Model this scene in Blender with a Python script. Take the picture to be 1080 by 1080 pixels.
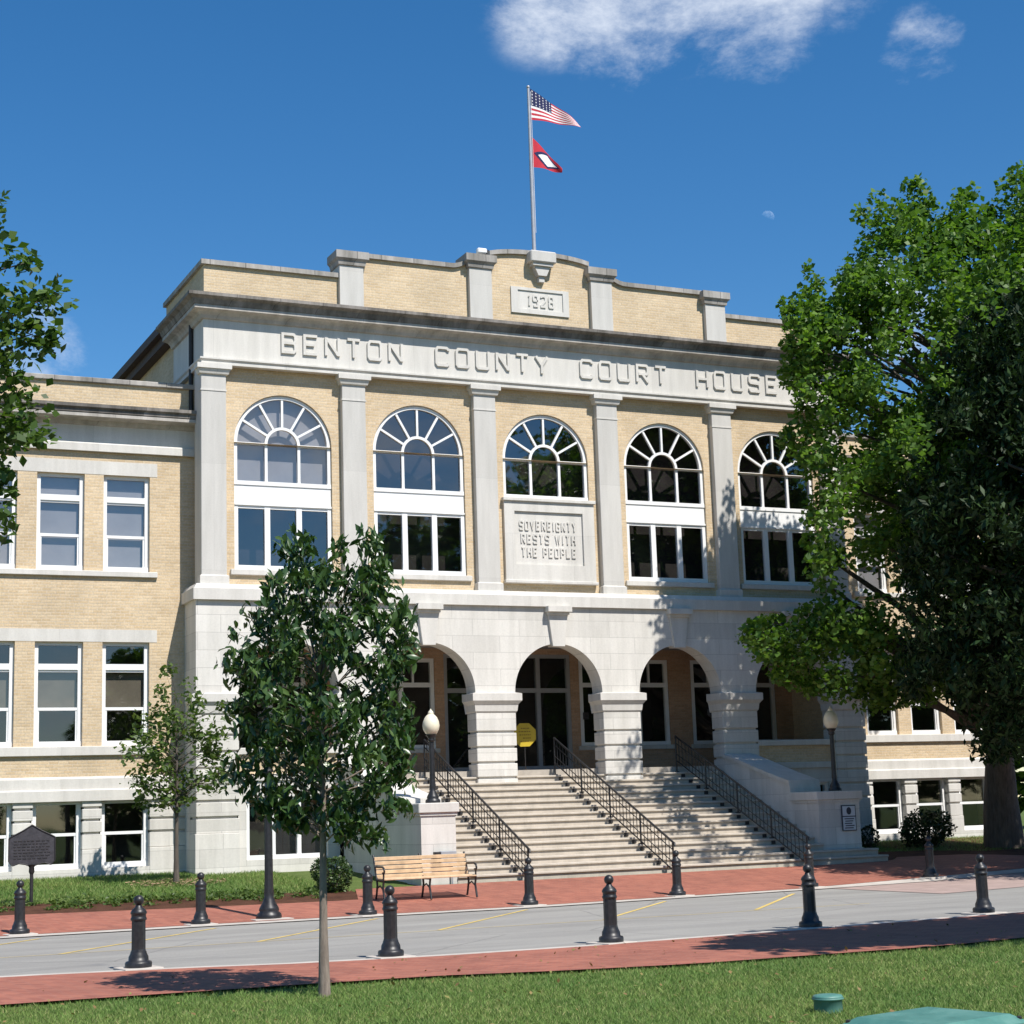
import bpy, math, random
import numpy as np
from mathutils import Vector, Matrix

# ------------------------------------------------------------------ scene, camera, light
for o in list(bpy.data.objects):
    bpy.data.objects.remove(o)
scene = bpy.context.scene
col = scene.collection
R_ = math.radians

CAM_R = (0.9079050, -0.4178650, -0.0331263)
CAM_U = (-0.0422316, -0.1698095, 0.9845716)
CAM_F = (0.4170431, 0.8924985, 0.1718180)
CAM_P = (-10.744469, -39.867691, 1.87)
cd = bpy.data.cameras.new('camera')
cd.sensor_width = 36.0
cd.lens = 1816.72 / 1080.0 * 36.0
cd.clip_start = 0.1
cd.clip_end = 9000
cam = bpy.data.objects.new('camera', cd)
col.objects.link(cam)
cam.matrix_world = Matrix(((CAM_R[0], CAM_U[0], -CAM_F[0], CAM_P[0]),
                           (CAM_R[1], CAM_U[1], -CAM_F[1], CAM_P[1]),
                           (CAM_R[2], CAM_U[2], -CAM_F[2], CAM_P[2]),
                           (0, 0, 0, 1)))
scene.camera = cam

SUN = Vector((0.30, -1.0, 1.40)).normalized()
SUN_EL = math.asin(SUN.z)
SUN_AZ = math.atan2(SUN.x, SUN.y)
sl = bpy.data.lights.new('sun', 'SUN')
sl.energy = 5.0
sl.angle = R_(0.5)
sl.color = (1.0, 0.955, 0.89)
sun = bpy.data.objects.new('sun', sl)
col.objects.link(sun)
sun.rotation_euler = (-SUN).to_track_quat('-Z', 'Y').to_euler()

world = bpy.data.worlds.new('World')
scene.world = world
world.use_nodes = True
wn, wl = world.node_tree.nodes, world.node_tree.links
wn.clear()


def wmath(op, a, b=None, clamp=False):
    n = wn.new('ShaderNodeMath'); n.operation = op; n.use_clamp = clamp
    for i, x in enumerate((a, b)):
        if x is None: continue
        if isinstance(x, (int, float)): n.inputs[i].default_value = x
        else: wl.new(x, n.inputs[i])
    return n.outputs[0]


sky = wn.new('ShaderNodeTexSky'); sky.sky_type = 'NISHITA'; sky.sun_disc = False
sky.sun_elevation = SUN_EL; sky.sun_rotation = SUN_AZ
sky.altitude = 400; sky.air_density = 1.0; sky.dust_density = 0.05; sky.ozone_density = 3.0
hs = wn.new('ShaderNodeHueSaturation'); hs.inputs['Saturation'].default_value = 1.32
hs.inputs['Value'].default_value = 1.0
wl.new(sky.outputs[0], hs.inputs['Color'])
tc = wn.new('ShaderNodeTexCoord')
nz = wn.new('ShaderNodeTexNoise'); nz.inputs['Scale'].default_value = 9.0
nz.inputs['Detail'].default_value = 14.0; nz.inputs['Roughness'].default_value = 0.67
nz.inputs['Distortion'].default_value = 0.12
mp = wn.new('ShaderNodeMapping'); mp.inputs['Scale'].default_value = (1, 1, 1.7)
mp.inputs['Location'].default_value = (0.37, 0.11, 0.62)
wl.new(tc.outputs['Generated'], mp.inputs[0]); wl.new(mp.outputs[0], nz.inputs['Vector'])
# clouds, with one added behind the camera: direction, inner and outer angular radius in degrees
CLOUDS = [((0.455, 0.775, 0.447), 0.8, 4.0, 1.0), ((0.415, 0.79, 0.455), 0.6, 3.4, 0.95), ((0.50, 0.75, 0.437), 0.8, 3.4, 1.0),
          ((0.476, 0.772, 0.424), 0.2, 2.4, 0.8), ((0.405, 0.80, 0.445), 0.3, 2.6, 0.6), ((0.545, 0.715, 0.437), 0.2, 2.0, 0.4),
          ((0.587, 0.705, 0.402), 0.2, 1.9, 0.95), ((0.604, 0.698, 0.392), 0.1, 1.2, 0.6), ((0.572, 0.713, 0.404), 0.0, 1.2, 0.35),
          ((0.16, 0.952, 0.264), 0.2, 2.0, 0.8), ((0.13, 0.955, 0.25), 0.4, 2.4, 0.9), ((0.594, 0.758, 0.270), 0.6, 2.6, 1.1),
          ((0.66, 0.70, 0.28), 0.5, 3.5, 1.0), ((0.56, 0.80, 0.235), 0.3, 2.6, 0.9),
          ((0.25, -0.94, 0.22), 6, 15, 0.9)]  # unseen cloud, added to grey the reflections in the windows
acc = None
for d, r0, r1, w in CLOUDS:
    d = Vector(d).normalized()
    vm = wn.new('ShaderNodeVectorMath'); vm.operation = 'DOT_PRODUCT'
    wl.new(tc.outputs['Generated'], vm.inputs[0]); vm.inputs[1].default_value = d
    mr = wn.new('ShaderNodeMapRange'); mr.interpolation_type = 'SMOOTHSTEP'
    mr.inputs['From Min'].default_value = math.cos(R_(r1)); mr.inputs['From Max'].default_value = math.cos(R_(r0))
    mr.inputs['To Max'].default_value = w
    wl.new(vm.outputs['Value'], mr.inputs['Value'])
    acc = mr.outputs[0] if acc is None else wmath('MAXIMUM', acc, mr.outputs[0])
cf = wmath('ADD', wmath('MULTIPLY', nz.outputs['Fac'], 3.0), wmath('MULTIPLY', acc, 0.62))
cmr = wn.new('ShaderNodeMapRange'); cmr.interpolation_type = 'SMOOTHSTEP'
cmr.inputs['From Min'].default_value = 1.70; cmr.inputs['From Max'].default_value = 2.75
cmr.inputs['To Max'].default_value = 0.78
wl.new(cf, cmr.inputs['Value'])
gate = wmath('MULTIPLY', cmr.outputs[0], wmath('MULTIPLY', acc, 2.2, True))
mix = wn.new('ShaderNodeMixRGB'); mix.inputs['Color2'].default_value = (7.6, 8.0, 8.6, 1)
wl.new(gate, mix.inputs['Fac']); wl.new(hs.outputs[0], mix.inputs['Color1'])
bg = wn.new('ShaderNodeBackground'); bg.inputs['Strength'].default_value = 0.104
wo = wn.new('ShaderNodeOutputWorld')
wl.new(mix.outputs[0], bg.inputs['Color']); wl.new(bg.outputs[0], wo.inputs['Surface'])

scene.view_settings.view_transform = 'Standard'
scene.view_settings.look = 'None'
scene.view_settings.gamma = 1.0
scene.view_settings.use_curve_mapping = False
scene.view_settings.exposure = 0.36
scene.render.engine = 'CYCLES'
try:
    scene.cycles.max_bounces = 8
    scene.cycles.transparent_max_bounces = 12
    scene.cycles.caustics_reflective = False
    scene.cycles.caustics_refractive = False
except Exception:
    pass

# ------------------------------------------------------------------ helpers
rng = np.random.default_rng(7)
random.seed(7)


def tag(o, label=None, cat=None, group=None, kind=None):
    if label: o['label'] = label
    if cat: o['category'] = cat
    if group: o['group'] = group
    if kind: o['kind'] = kind
    return o


def empty(name, loc, label, cat, group=None, rz=0.0):
    o = bpy.data.objects.new(name, None)
    col.objects.link(o)
    o.location = loc
    o.rotation_euler = (0, 0, rz)
    o.empty_display_size = 0.3
    return tag(o, label, cat, group)


def children(o):
    return [c for c in bpy.data.objects if c.parent == o]


def copy_tree(o, parent=None):
    c = o.copy()
    col.objects.link(c)
    if parent is not None:
        mpi = o.matrix_parent_inverse.copy()
        c.parent = parent
        c.matrix_parent_inverse = mpi
    for ch in children(o):
        copy_tree(ch, c)
    return c


class MB:
    """collects shapes, links them as one mesh object"""
    def __init__(self):
        self.v, self.f, self.s = [], [], []

    def add(self, vs, fs, smooth=False):
        b = len(self.v)
        self.v += [tuple(map(float, p)) for p in vs]
        self.f += [tuple(b + i for i in f) for f in fs]
        self.s += [smooth] * len(fs)
        return self

    def box(self, x0, x1, y0, y1, z0, z1):
        if x0 > x1: x0, x1 = x1, x0
        if y0 > y1: y0, y1 = y1, y0
        if z0 > z1: z0, z1 = z1, z0
        vs = [(x0, y0, z0), (x1, y0, z0), (x1, y1, z0), (x0, y1, z0), (x0, y0, z1), (x1, y0, z1), (x1, y1, z1), (x0, y1, z1)]
        return self.add(vs, [(0, 3, 2, 1), (4, 5, 6, 7), (0, 1, 5, 4), (1, 2, 6, 5), (2, 3, 7, 6), (3, 0, 4, 7)])

    def cbox(self, x0, x1, y0, y1, z0, z1, c=0.012):
        """box with chamfered edges on all sides"""
        if x0 > x1: x0, x1 = x1, x0
        if y0 > y1: y0, y1 = y1, y0
        c = min(c, (x1 - x0) * .3, (y1 - y0) * .3, (z1 - z0) * .3)
        import bmesh
        bm = bmesh.new()
        bmesh.ops.create_cube(bm, size=1.0)
        for v in bm.verts:
            v.co = ((x0 + x1) / 2 + v.co.x * (x1 - x0), (y0 + y1) / 2 + v.co.y * (y1 - y0), (z0 + z1) / 2 + v.co.z * (z1 - z0))
        bmesh.ops.bevel(bm, geom=list(bm.edges), offset=c, segments=1, affect='EDGES', profile=0.5)
        bm.verts.index_update()
        self.add([tuple(v.co) for v in bm.verts], [[v.index for v in f.verts] for f in bm.faces])
        bm.free()
        return self

    def lathe(self, prof, n=20, cx=0, cy=0, smooth=True, cap=True, rot=0.0):
        vs, fs = [], []
        for r, z in prof:
            for i in range(n):
                a = 2 * math.pi * i / n + rot
                vs.append((cx + r * math.cos(a), cy + r * math.sin(a), z))
        for k in range(len(prof) - 1):
            for i in range(n):
                j = (i + 1) % n
                fs.append((k * n + i, k * n + j, (k + 1) * n + j, (k + 1) * n + i))
        self.add(vs, fs, smooth)
        if cap:
            self.add(vs[:n], [tuple(range(n))[::-1]])
            self.add(vs[-n:], [tuple(range(n))])
        return self

    def tube(self, pts, rad, n=7, smooth=True, cap=True):
        pts = [Vector(p) for p in pts]
        if isinstance(rad, (int, float)): rad = [rad] * len(pts)
        vs, fs = [], []
        up = None
        for i, p in enumerate(pts):
            t = (pts[min(i + 1, len(pts) - 1)] - pts[max(i - 1, 0)])
            if t.length < 1e-9: t = Vector((0, 0, 1))
            t.normalize()
            if up is None:
                up = Vector((1, 0, 0)) if abs(t.x) < 0.8 else Vector((0, 1, 0))
            a = t.cross(up)
            if a.length < 1e-6: a = t.orthogonal()
            a.normalize()
            b = a.cross(t).normalized()
            up = b
            for k in range(n):
                q = 2 * math.pi * k / n
                vs.append(p + a * (rad[i] * math.cos(q)) + b * (rad[i] * math.sin(q)))
        for i in range(len(pts) - 1):
            for k in range(n):
                j = (k + 1) % n
                fs.append((i * n + k, i * n + j, (i + 1) * n + j, (i + 1) * n + k))
        self.add(vs, fs, smooth)
        if cap:
            self.add(vs[:n], [tuple(range(n))[::-1]]); self.add(vs[-n:], [tuple(range(n))])
        return self

    def prism(self, poly, y0, y1):
        """polygon in (x, z) extruded from y0 (front) to y1"""
        n = len(poly)
        vs = [(x, y0, z) for x, z in poly] + [(x, y1, z) for x, z in poly]
        fs = [tuple(range(n)), tuple(range(2 * n - 1, n - 1, -1))]
        fs += [(i, n + i, n + (i + 1) % n, (i + 1) % n) for i in range(n)]
        return self.add(vs, fs)

    def prism_x(self, poly, x0, x1):
        """polygon in (y, z) extruded along x"""
        n = len(poly)
        vs = [(x0, y, z) for y, z in poly] + [(x1, y, z) for y, z in poly]
        fs = [tuple(range(n))[::-1], tuple(range(n, 2 * n))]
        fs += [(i, (i + 1) % n, n + (i + 1) % n, n + i) for i in range(n)]
        return self.add(vs, fs)

    def wall(self, x0, x1, z0, z1, yf, yb, holes=()):
        """wall in the xz plane with rectangular holes; reveals included"""
        xs = sorted({x0, x1} | {h[i] for h in holes for i in (0, 1) if x0 < h[i] < x1})
        zs = sorted({z0, z1} | {h[i] for h in holes for i in (2, 3) if z0 < h[i] < z1})

        def inh(x, z):
            return any(h[0] < x < h[1] and h[2] < z < h[3] for h in holes)
        for i in range(len(xs) - 1):
            for k in range(len(zs) - 1):
                if inh((xs[i] + xs[i + 1]) / 2, (zs[k] + zs[k + 1]) / 2): continue
                a, b, c, d = xs[i], xs[i + 1], zs[k], zs[k + 1]
                self.add([(a, yf, c), (b, yf, c), (b, yf, d), (a, yf, d)], [(0, 1, 2, 3)])
                self.add([(a, yb, c), (b, yb, c), (b, yb, d), (a, yb, d)], [(3, 2, 1, 0)])
        for h in holes:
            a, b, c, d = max(h[0], x0), min(h[1], x1), max(h[2], z0), min(h[3], z1)
            if h[0] >= x0: self.add([(a, yf, c), (a, yf, d), (a, yb, d), (a, yb, c)], [(0, 1, 2, 3)])
            if h[1] <= x1: self.add([(b, yf, c), (b, yb, c), (b, yb, d), (b, yf, d)], [(0, 1, 2, 3)])
            if h[2] > z0: self.add([(a, yf, c), (a, yb, c), (b, yb, c), (b, yf, c)], [(0, 1, 2, 3)])
            if h[3] < z1: self.add([(a, yf, d), (b, yf, d), (b, yb, d), (a, yb, d)], [(0, 1, 2, 3)])
        for x, s in ((x0, 1), (x1, -1)):
            self.add([(x, yf, z0), (x, yf, z1), (x, yb, z1), (x, yb, z0)], [(0, 1, 2, 3)[::s]])
        self.add([(x0, yf, z1), (x1, yf, z1), (x1, yb, z1), (x0, yb, z1)], [(0, 1, 2, 3)])
        self.add([(x0, yf, z0), (x1, yf, z0), (x1, yb, z0), (x0, yb, z0)], [(3, 2, 1, 0)])
        return self

    def arch(self, x0, x1, zs, zt, cx, r, yf, yb, n=36):
        """wall piece above a semicircular opening springing at zs"""
        arc = [(cx - r * math.cos(math.pi * i / n), zs + r * math.sin(math.pi * i / n)) for i in range(n + 1)]
        for y, s in ((yf, 1), (yb, -1)):
            if cx - r > x0 + 1e-4: self.add([(x0, y, zs), (cx - r, y, zs), (cx - r, y, zt), (x0, y, zt)], [(0, 1, 2, 3)[::s]])
            if cx + r < x1 - 1e-4: self.add([(cx + r, y, zs), (x1, y, zs), (x1, y, zt), (cx + r, y, zt)], [(0, 1, 2, 3)[::s]])
            for i in range(n):
                (a, b), (c, d) = arc[i], arc[i + 1]
                self.add([(a, y, b), (c, y, d), (c, y, zt), (a, y, zt)], [(0, 1, 2, 3)[::s]])
        for i in range(n):
            (a, b), (c, d) = arc[i], arc[i + 1]
            self.add([(a, yf, b), (a, yb, b), (c, yb, d), (c, yf, d)], [(0, 1, 2, 3)])
        return self

    def sweep(self, prof, x0, x1, yf, yb):
        """moulding profile [(out, z)] swept round left side, front and right side of a block"""
        n = len(prof)
        vs = []
        for q in range(4):
            for d, z in prof:
                vs.append(((x0 - d, yb, z), (x0 - d, yf - d, z), (x1 + d, yf - d, z), (x1 + d, yb, z))[q])
        fs = []
        for q in range(3):
            for k in range(n - 1):
                fs.append((q * n + k, (q + 1) * n + k, (q + 1) * n + k + 1, q * n + k + 1))
        fs.append(tuple(range(n))); fs.append(tuple(range(3 * n, 4 * n))[::-1])
        return self.add(vs, fs)

    def strokes(self, lines, x, z, w, h, sw, yf, raise_):
        """stroke letters: polylines in a unit box placed at x, z with size w, h"""
        for k, ln in enumerate(lines):
            pts = [Vector((x + a * w, z + b * h)) for a, b in ln]
            closed = (pts[0] - pts[-1]).length < 1e-6 and len(pts) > 2
            if closed: pts = pts[:-1]
            n = len(pts)
            L, Rr = [], []
            for i in range(n):
                if closed or 0 < i < n - 1:
                    d0 = (pts[i] - pts[i - 1]).normalized(); d1 = (pts[(i + 1) % n] - pts[i]).normalized()
                    n0 = Vector((-d0.y, d0.x)); n1 = Vector((-d1.y, d1.x))
                    m = (n0 + n1)
                    m = m / max(0.35, m.length_squared) * 2 if m.length > 1e-6 else n0
                    m = m * 0.5 * 1.0
                    mm = m * sw
                    if mm.length > sw: mm = mm.normalized() * sw
                else:
                    d = (pts[1] - pts[0]) if i == 0 else (pts[-1] - pts[-2])
                    d.normalize()
                    mm = Vector((-d.y, d.x)) * sw * 0.5
                L.append(pts[i] + mm); Rr.append(pts[i] - mm)
            y = yf - raise_ - 0.0015 * k
            vs = []
            for i in range(n):
                vs += [(L[i].x, y, L[i].y), (Rr[i].x, y, Rr[i].y), (L[i].x, yf + .01, L[i].y), (Rr[i].x, yf + .01, Rr[i].y)]
            fs = []
            for i in range(n if closed else n - 1):
                a, b = 4 * i, 4 * ((i + 1) % n)
                fs += [(a, a + 1, b + 1, b), (a + 2, a, b, b + 2), (a + 1, a + 3, b + 3, b + 1)]
            if not closed:
                fs += [(0, 2, 3, 1), (4 * n - 4, 4 * n - 3, 4 * n - 1, 4 * n - 2)]
            self.add(vs, fs)
        return self

    def build(self, name, mat, parent=None, loc=None, fix=True):
        me = bpy.data.meshes.new(name)
        me.from_pydata(self.v, [], self.f)
        me.polygons.foreach_set('use_smooth', self.s)
        me.materials.append(mat)
        if fix:
            import bmesh
            bm = bmesh.new(); bm.from_mesh(me)
            bmesh.ops.recalc_face_normals(bm, faces=bm.faces)
            bm.to_mesh(me); bm.free()
        me.update()
        o = bpy.data.objects.new(name, me)
        col.objects.link(o)
        if parent is not None:
            o.parent = parent
        if loc is not None:
            o.location = loc
        return o


def wpart(mb, name, mat, parent, origin, fix=True):
    """part whose shape is given in world coordinates, parented to a thing at origin"""
    mb.v = [(a - origin[0], b - origin[1], c - origin[2]) for a, b, c in mb.v]
    return mb.build(name, mat, parent, fix=fix and name != 'pane')


# ------------------------------------------------------------------ materials
MATS = {}


class NT:
    def __init__(self, name):
        self.m = bpy.data.materials.new(name)
        self.m.use_nodes = True
        self.n, self.l = self.m.node_tree.nodes, self.m.node_tree.links
        self.b = self.n['Principled BSDF']
        self.out = self.n['Material Output']

    def node(self, t, **kw):
        x = self.n.new(t)
        for k, v in kw.items(): setattr(x, k, v)
        return x

    def link(self, a, b): self.l.new(a, b)

    def noise(self, vec, scale, detail=4, rough=0.55):
        x = self.n.new('ShaderNodeTexNoise')
        x.inputs['Scale'].default_value = scale; x.inputs['Detail'].default_value = detail; x.inputs['Roughness'].default_value = rough
        self.link(vec, x.inputs['Vector'])
        return x.outputs['Fac']

    def ramp(self, fac, stops):
        x = self.n.new('ShaderNodeValToRGB')
        e = x.color_ramp.elements
        while len(e) < len(stops): e.new(0.5)
        for i, (p, c) in enumerate(stops):
            e[i].position = p; e[i].color = (*c, 1) if len(c) == 3 else c
        self.link(fac, x.inputs['Fac'])
        return x.outputs['Color']

    def mix(self, fac, a, b, mode='MIX'):
        x = self.n.new('ShaderNodeMixRGB'); x.blend_type = mode
        for s, v in ((x.inputs[0], fac), (x.inputs[1], a), (x.inputs[2], b)):
            if isinstance(v, (int, float)): s.default_value = v
            elif isinstance(v, tuple): s.default_value = (*v, 1)
            else: self.link(v, s)
        return x.outputs[0]

    def math(self, op, a, b):
        x = self.n.new('ShaderNodeMath'); x.operation = op
        for s, v in ((x.inputs[0], a), (x.inputs[1], b)):
            if isinstance(v, (int, float)): s.default_value = v
            else: self.link(v, s)
        return x.outputs[0]

    def bump(self, h, strength, dist=0.01):
        x = self.n.new('ShaderNodeBump'); x.inputs['Strength'].default_value = strength; x.inputs['Distance'].default_value = dist
        self.link(h, x.inputs['Height'])
        self.link(x.outputs[0], self.b.inputs['Normal'])

    def wallvec(self):
        """world position folded so that x+y runs along the wall and z up"""
        g = self.n.new('ShaderNodeNewGeometry')
        sp = self.n.new('ShaderNodeSeparateXYZ'); self.link(g.outputs['Position'], sp.inputs[0])
        cb = self.n.new('ShaderNodeCombineXYZ')
        self.link(self.math('ADD', sp.outputs[0], sp.outputs[1]), cb.inputs[0]); self.link(sp.outputs[2], cb.inputs[1])
        return g.outputs['Position'], cb.outputs[0]


def simple(name, c, rough=0.6, spec=0.5, metal=0.0, var=0.12, scale=6.0, bump=0.0):
    t = NT(name)
    g = t.node('ShaderNodeTexCoord').outputs['Object']
    f = t.noise(g, scale, 5)
    lo = tuple(x * (1 - var) for x in c); hi = tuple(min(1, x * (1 + var)) for x in c)
    t.link(t.ramp(f, [(0.3, lo), (0.7, hi)]), t.b.inputs['Base Color'])
    t.b.inputs['Roughness'].default_value = rough
    t.b.inputs['Specular IOR Level'].default_value = spec
    t.b.inputs['Metallic'].default_value = metal
    if bump: t.bump(t.noise(g, scale * 6, 4), bump, 0.004)
    return t.m


def brick_mat(name, c1, c2, mortar, bw, bh, ms, rough=0.85, flat=False, bumpst=0.5, tone=0.16):
    t = NT(name)
    pos, wv = t.wallvec()
    if flat: wv = pos
    b = t.node('ShaderNodeTexBrick')
    b.offset = 0.5; b.squash = 1.0
    b.inputs['Scale'].default_value = 1.0
    b.inputs['Brick Width'].default_value = bw; b.inputs['Row Height'].default_value = bh
    b.inputs['Mortar Size'].default_value = ms; b.inputs['Mortar Smooth'].default_value = 0.2
    b.inputs['Color1'].default_value = (*c1, 1); b.inputs['Color2'].default_value = (*c2, 1); b.inputs['Mortar'].default_value = (*mortar, 1)
    t.link(wv, b.inputs['Vector'])
    f = t.noise(pos, 0.9, 6, 0.65)
    g = t.ramp(f, [(0.3, (1 - tone,) * 3), (0.72, (1 + tone * .6,) * 3)])
    f2 = t.noise(pos, 22.0, 3)
    g2 = t.ramp(f2, [(0.3, (0.86,) * 3), (0.7, (1.1,) * 3)])
    c = t.mix(1.0, t.mix(1.0, b.outputs['Color'], g, 'MULTIPLY'), g2, 'MULTIPLY')
    t.link(c, t.b.inputs['Base Color'])
    t.b.inputs['Roughness'].default_value = rough
    t.b.inputs['Specular IOR Level'].default_value = 0.25
    t.bump(t.math('SUBTRACT', t.math('MULTIPLY', f2, 0.3), b.outputs['Fac']), bumpst, 0.006)
    return t.m


def stone_mat(name, base, bw=1.3, bh=0.42, joint=0.008, jdark=0.76, var=0.12, streak=0.17):
    t = NT(name)
    pos, wv = t.wallvec()
    b = t.node('ShaderNodeTexBrick')
    b.offset = 0.43; b.inputs['Scale'].default_value = 1.0
    b.inputs['Brick Width'].default_value = bw; b.inputs['Row Height'].default_value = bh
    b.inputs['Mortar Size'].default_value = joint; b.inputs['Mortar Smooth'].default_value = 0.3
    b.inputs['Bias'].default_value = -0.1
    b.inputs['Color1'].default_value = tuple(x * (1 + var * .4) for x in base) + (1,)
    b.inputs['Color2'].default_value = tuple(x * (1 - var) for x in base) + (1,)
    b.inputs['Mortar'].default_value = tuple(x * jdark for x in base) + (1,)
    t.link(wv, b.inputs['Vector'])
    mpn = t.node('ShaderNodeMapping'); mpn.inputs['Scale'].default_value = (2.2, 2.2, 0.28)
    t.link(pos, mpn.inputs[0])
    f = t.noise(mpn.outputs[0], 1.6, 7, 0.65)
    g = t.ramp(f, [(0.28, (1 - streak, 1 - streak, 1 - streak * 1.05)), (0.62, (1.02, 1.02, 1.02))])
    f2 = t.noise(pos, 30.0, 4)
    g2 = t.ramp(f2, [(0.3, (0.95,) * 3), (0.7, (1.04,) * 3)])
    c = t.mix(1.0, t.mix(1.0, b.outputs['Color'], g, 'MULTIPLY'), g2, 'MULTIPLY')
    t.link(c, t.b.inputs['Base Color'])
    t.b.inputs['Roughness'].default_value = 0.82
    t.b.inputs['Specular IOR Level'].default_value = 0.3
    t.bump(t.math('SUBTRACT', t.math('MULTIPLY', f2, 0.4), b.outputs['Fac']), 0.25, 0.004)
    return t.m


def leaf_mat(name, stops, trans=0.3, rough=0.5, spec=0.4, tmix=0.35):
    t = NT(name)
    g = t.node('ShaderNodeNewGeometry')
    c = t.ramp(g.outputs['Random Per Island'], stops)
    t.link(c, t.b.inputs['Base Color'])
    t.b.inputs['Roughness'].default_value = rough
    t.b.inputs['Specular IOR Level'].default_value = spec
    tr = t.node('ShaderNodeBsdfTranslucent')
    t.link(t.mix(1.0, c, (1.25, 1.45, 0.5), 'MULTIPLY'), tr.inputs['Color'])
    ms = t.node('ShaderNodeMixShader'); ms.inputs[0].default_value = tmix
    t.link(t.b.outputs[0], ms.inputs[1]); t.link(tr.outputs[0], ms.inputs[2])
    t.link(ms.outputs[0], t.out.inputs['Surface'])
    return t.m


def bark_mat(name, c1, c2, scale=5.0):
    t = NT(name)
    g = t.node('ShaderNodeTexCoord').outputs['Object']
    mpn = t.node('ShaderNodeMapping'); mpn.inputs['Scale'].default_value = (3, 3, 0.6)
    t.link(g, mpn.inputs[0])
    f = t.noise(mpn.outputs[0], scale, 6, 0.7)
    t.link(t.ramp(f, [(0.3, c1), (0.7, c2)]), t.b.inputs['Base Color'])
    t.b.inputs['Roughness'].default_value = 0.9
    t.bump(f, 0.7, 0.02)
    return t.m


def glass_mat(name, tint=(0.75, 0.8, 0.8), ior=2.0, rough=0.02):
    t = NT(name)
    g = t.node('ShaderNodeNewGeometry')
    f0 = ((ior - 1) / (ior + 1)) ** 2
    vd = t.node('ShaderNodeVectorMath', operation='DOT_PRODUCT')
    t.link(g.outputs['Normal'], vd.inputs[0]); t.link(g.outputs['Incoming'], vd.inputs[1])
    one_minus = t.math('SUBTRACT', 1.0, t.math('ABSOLUTE', vd.outputs['Value'], 0.0))
    fres = t.math('ADD', t.math('MULTIPLY', t.math('POWER', one_minus, 5.0), 1 - f0), f0)
    f = t.noise(g.outputs['Position'], 0.55, 2)
    bp = t.node('ShaderNodeBump'); bp.inputs['Strength'].default_value = 0.10; bp.inputs['Distance'].default_value = 0.05
    t.link(f, bp.inputs['Height'])
    tr = t.node('ShaderNodeBsdfTransparent'); tr.inputs[0].default_value = (*tint, 1)
    gl = t.node('ShaderNodeBsdfGlossy'); gl.inputs['Roughness'].default_value = rough
    gl.inputs['Color'].default_value = (0.95, 0.97, 1, 1)
    t.link(bp.outputs[0], gl.inputs['Normal'])
    ms = t.node('ShaderNodeMixShader')
    t.link(fres, ms.inputs[0]); t.link(tr.outputs[0], ms.inputs[1]); t.link(gl.outputs[0], ms.inputs[2])
    t.link(ms.outputs[0], t.out.inputs['Surface'])
    return t.m


LIME = (0.655, 0.63, 0.582)
M = {}
M['stone'] = stone_mat('limestone_ashlar', LIME)
M['stone_trim'] = stone_mat('limestone_trim', (0.62, 0.596, 0.552), 1.75, 9.0, 0.004, 0.8, 0.07, 0.16)
M['stone_pilaster'] = stone_mat('limestone_pilaster', (0.565, 0.545, 0.508), 30.0, 2.6, 0.004, 0.85, 0.05, 0.14)
M['stone_coping'] = stone_mat('weathered_coping', (0.40, 0.375, 0.345), 0.9, 9.0, 0.012, 0.45, 0.25, 0.5)
M['stone_cornice'] = stone_mat('weathered_cornice', (0.49, 0.455, 0.415), 1.75, 9.0, 0.006, 0.6, 0.12, 0.42)
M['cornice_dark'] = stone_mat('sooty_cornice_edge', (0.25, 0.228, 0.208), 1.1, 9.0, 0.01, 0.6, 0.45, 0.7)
M['brick'] = brick_mat('cream_brick', (0.66, 0.52, 0.345), (0.575, 0.435, 0.27), (0.60, 0.50, 0.37), 0.215, 0.072, 0.009)
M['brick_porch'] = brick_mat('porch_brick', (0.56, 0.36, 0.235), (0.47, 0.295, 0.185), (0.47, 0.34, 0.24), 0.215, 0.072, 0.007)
M['white'] = simple('white_window_paint', (0.80, 0.80, 0.79), 0.45, 0.4, var=0.03)
M['grey_frame'] = simple('grey_storefront_frame', (0.33, 0.33, 0.34), 0.4, 0.5, var=0.05)
M['glass'] = glass_mat('window_glass')
M['glass_up'] = glass_mat('upper_window_glass', (0.74, 0.76, 0.8), 2.25)
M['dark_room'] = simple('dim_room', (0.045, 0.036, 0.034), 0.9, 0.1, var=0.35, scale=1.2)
M['blind'] = simple('closed_window_blind', (0.42, 0.39, 0.365), 0.8, 0.2, var=0.10, scale=1.5)
M['blind_low'] = simple('lowered_tan_blind', (0.22, 0.17, 0.13), 0.8, 0.2, var=0.2, scale=1.5)
M['ceiling'] = simple('porch_ceiling', (0.30, 0.28, 0.26), 0.8, 0.2)
M['floor'] = simple('porch_floor', (0.40, 0.36, 0.31), 0.8, 0.2)
M['step'] = stone_mat('stair_stone', (0.50, 0.445, 0.375), 2.6, 9.0, 0.005, 0.85, 0.10, 0.22)
M['roof'] = simple('flat_roof', (0.12, 0.11, 0.105), 0.9, 0.1)
M['rust'] = simple('rusty_gutter', (0.085, 0.055, 0.045), 0.7, 0.3)
M['iron'] = simple('black_iron', (0.018, 0.018, 0.020), 0.42, 0.5, var=0.5, scale=14, bump=0.15)
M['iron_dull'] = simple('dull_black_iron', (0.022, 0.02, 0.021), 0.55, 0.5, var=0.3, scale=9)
M['globe'] = simple('cream_lamp_globe', (0.74, 0.68, 0.52), 0.3, 0.5, var=0.06, scale=3)
M['concrete'] = simple('pale_concrete', (0.47, 0.43, 0.385), 0.85, 0.25, var=0.14, scale=2.5, bump=0.2)
M['pole'] = simple('grey_flagpole', (0.42, 0.42, 0.44), 0.4, 0.5, var=0.1, metal=0.3)
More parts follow.
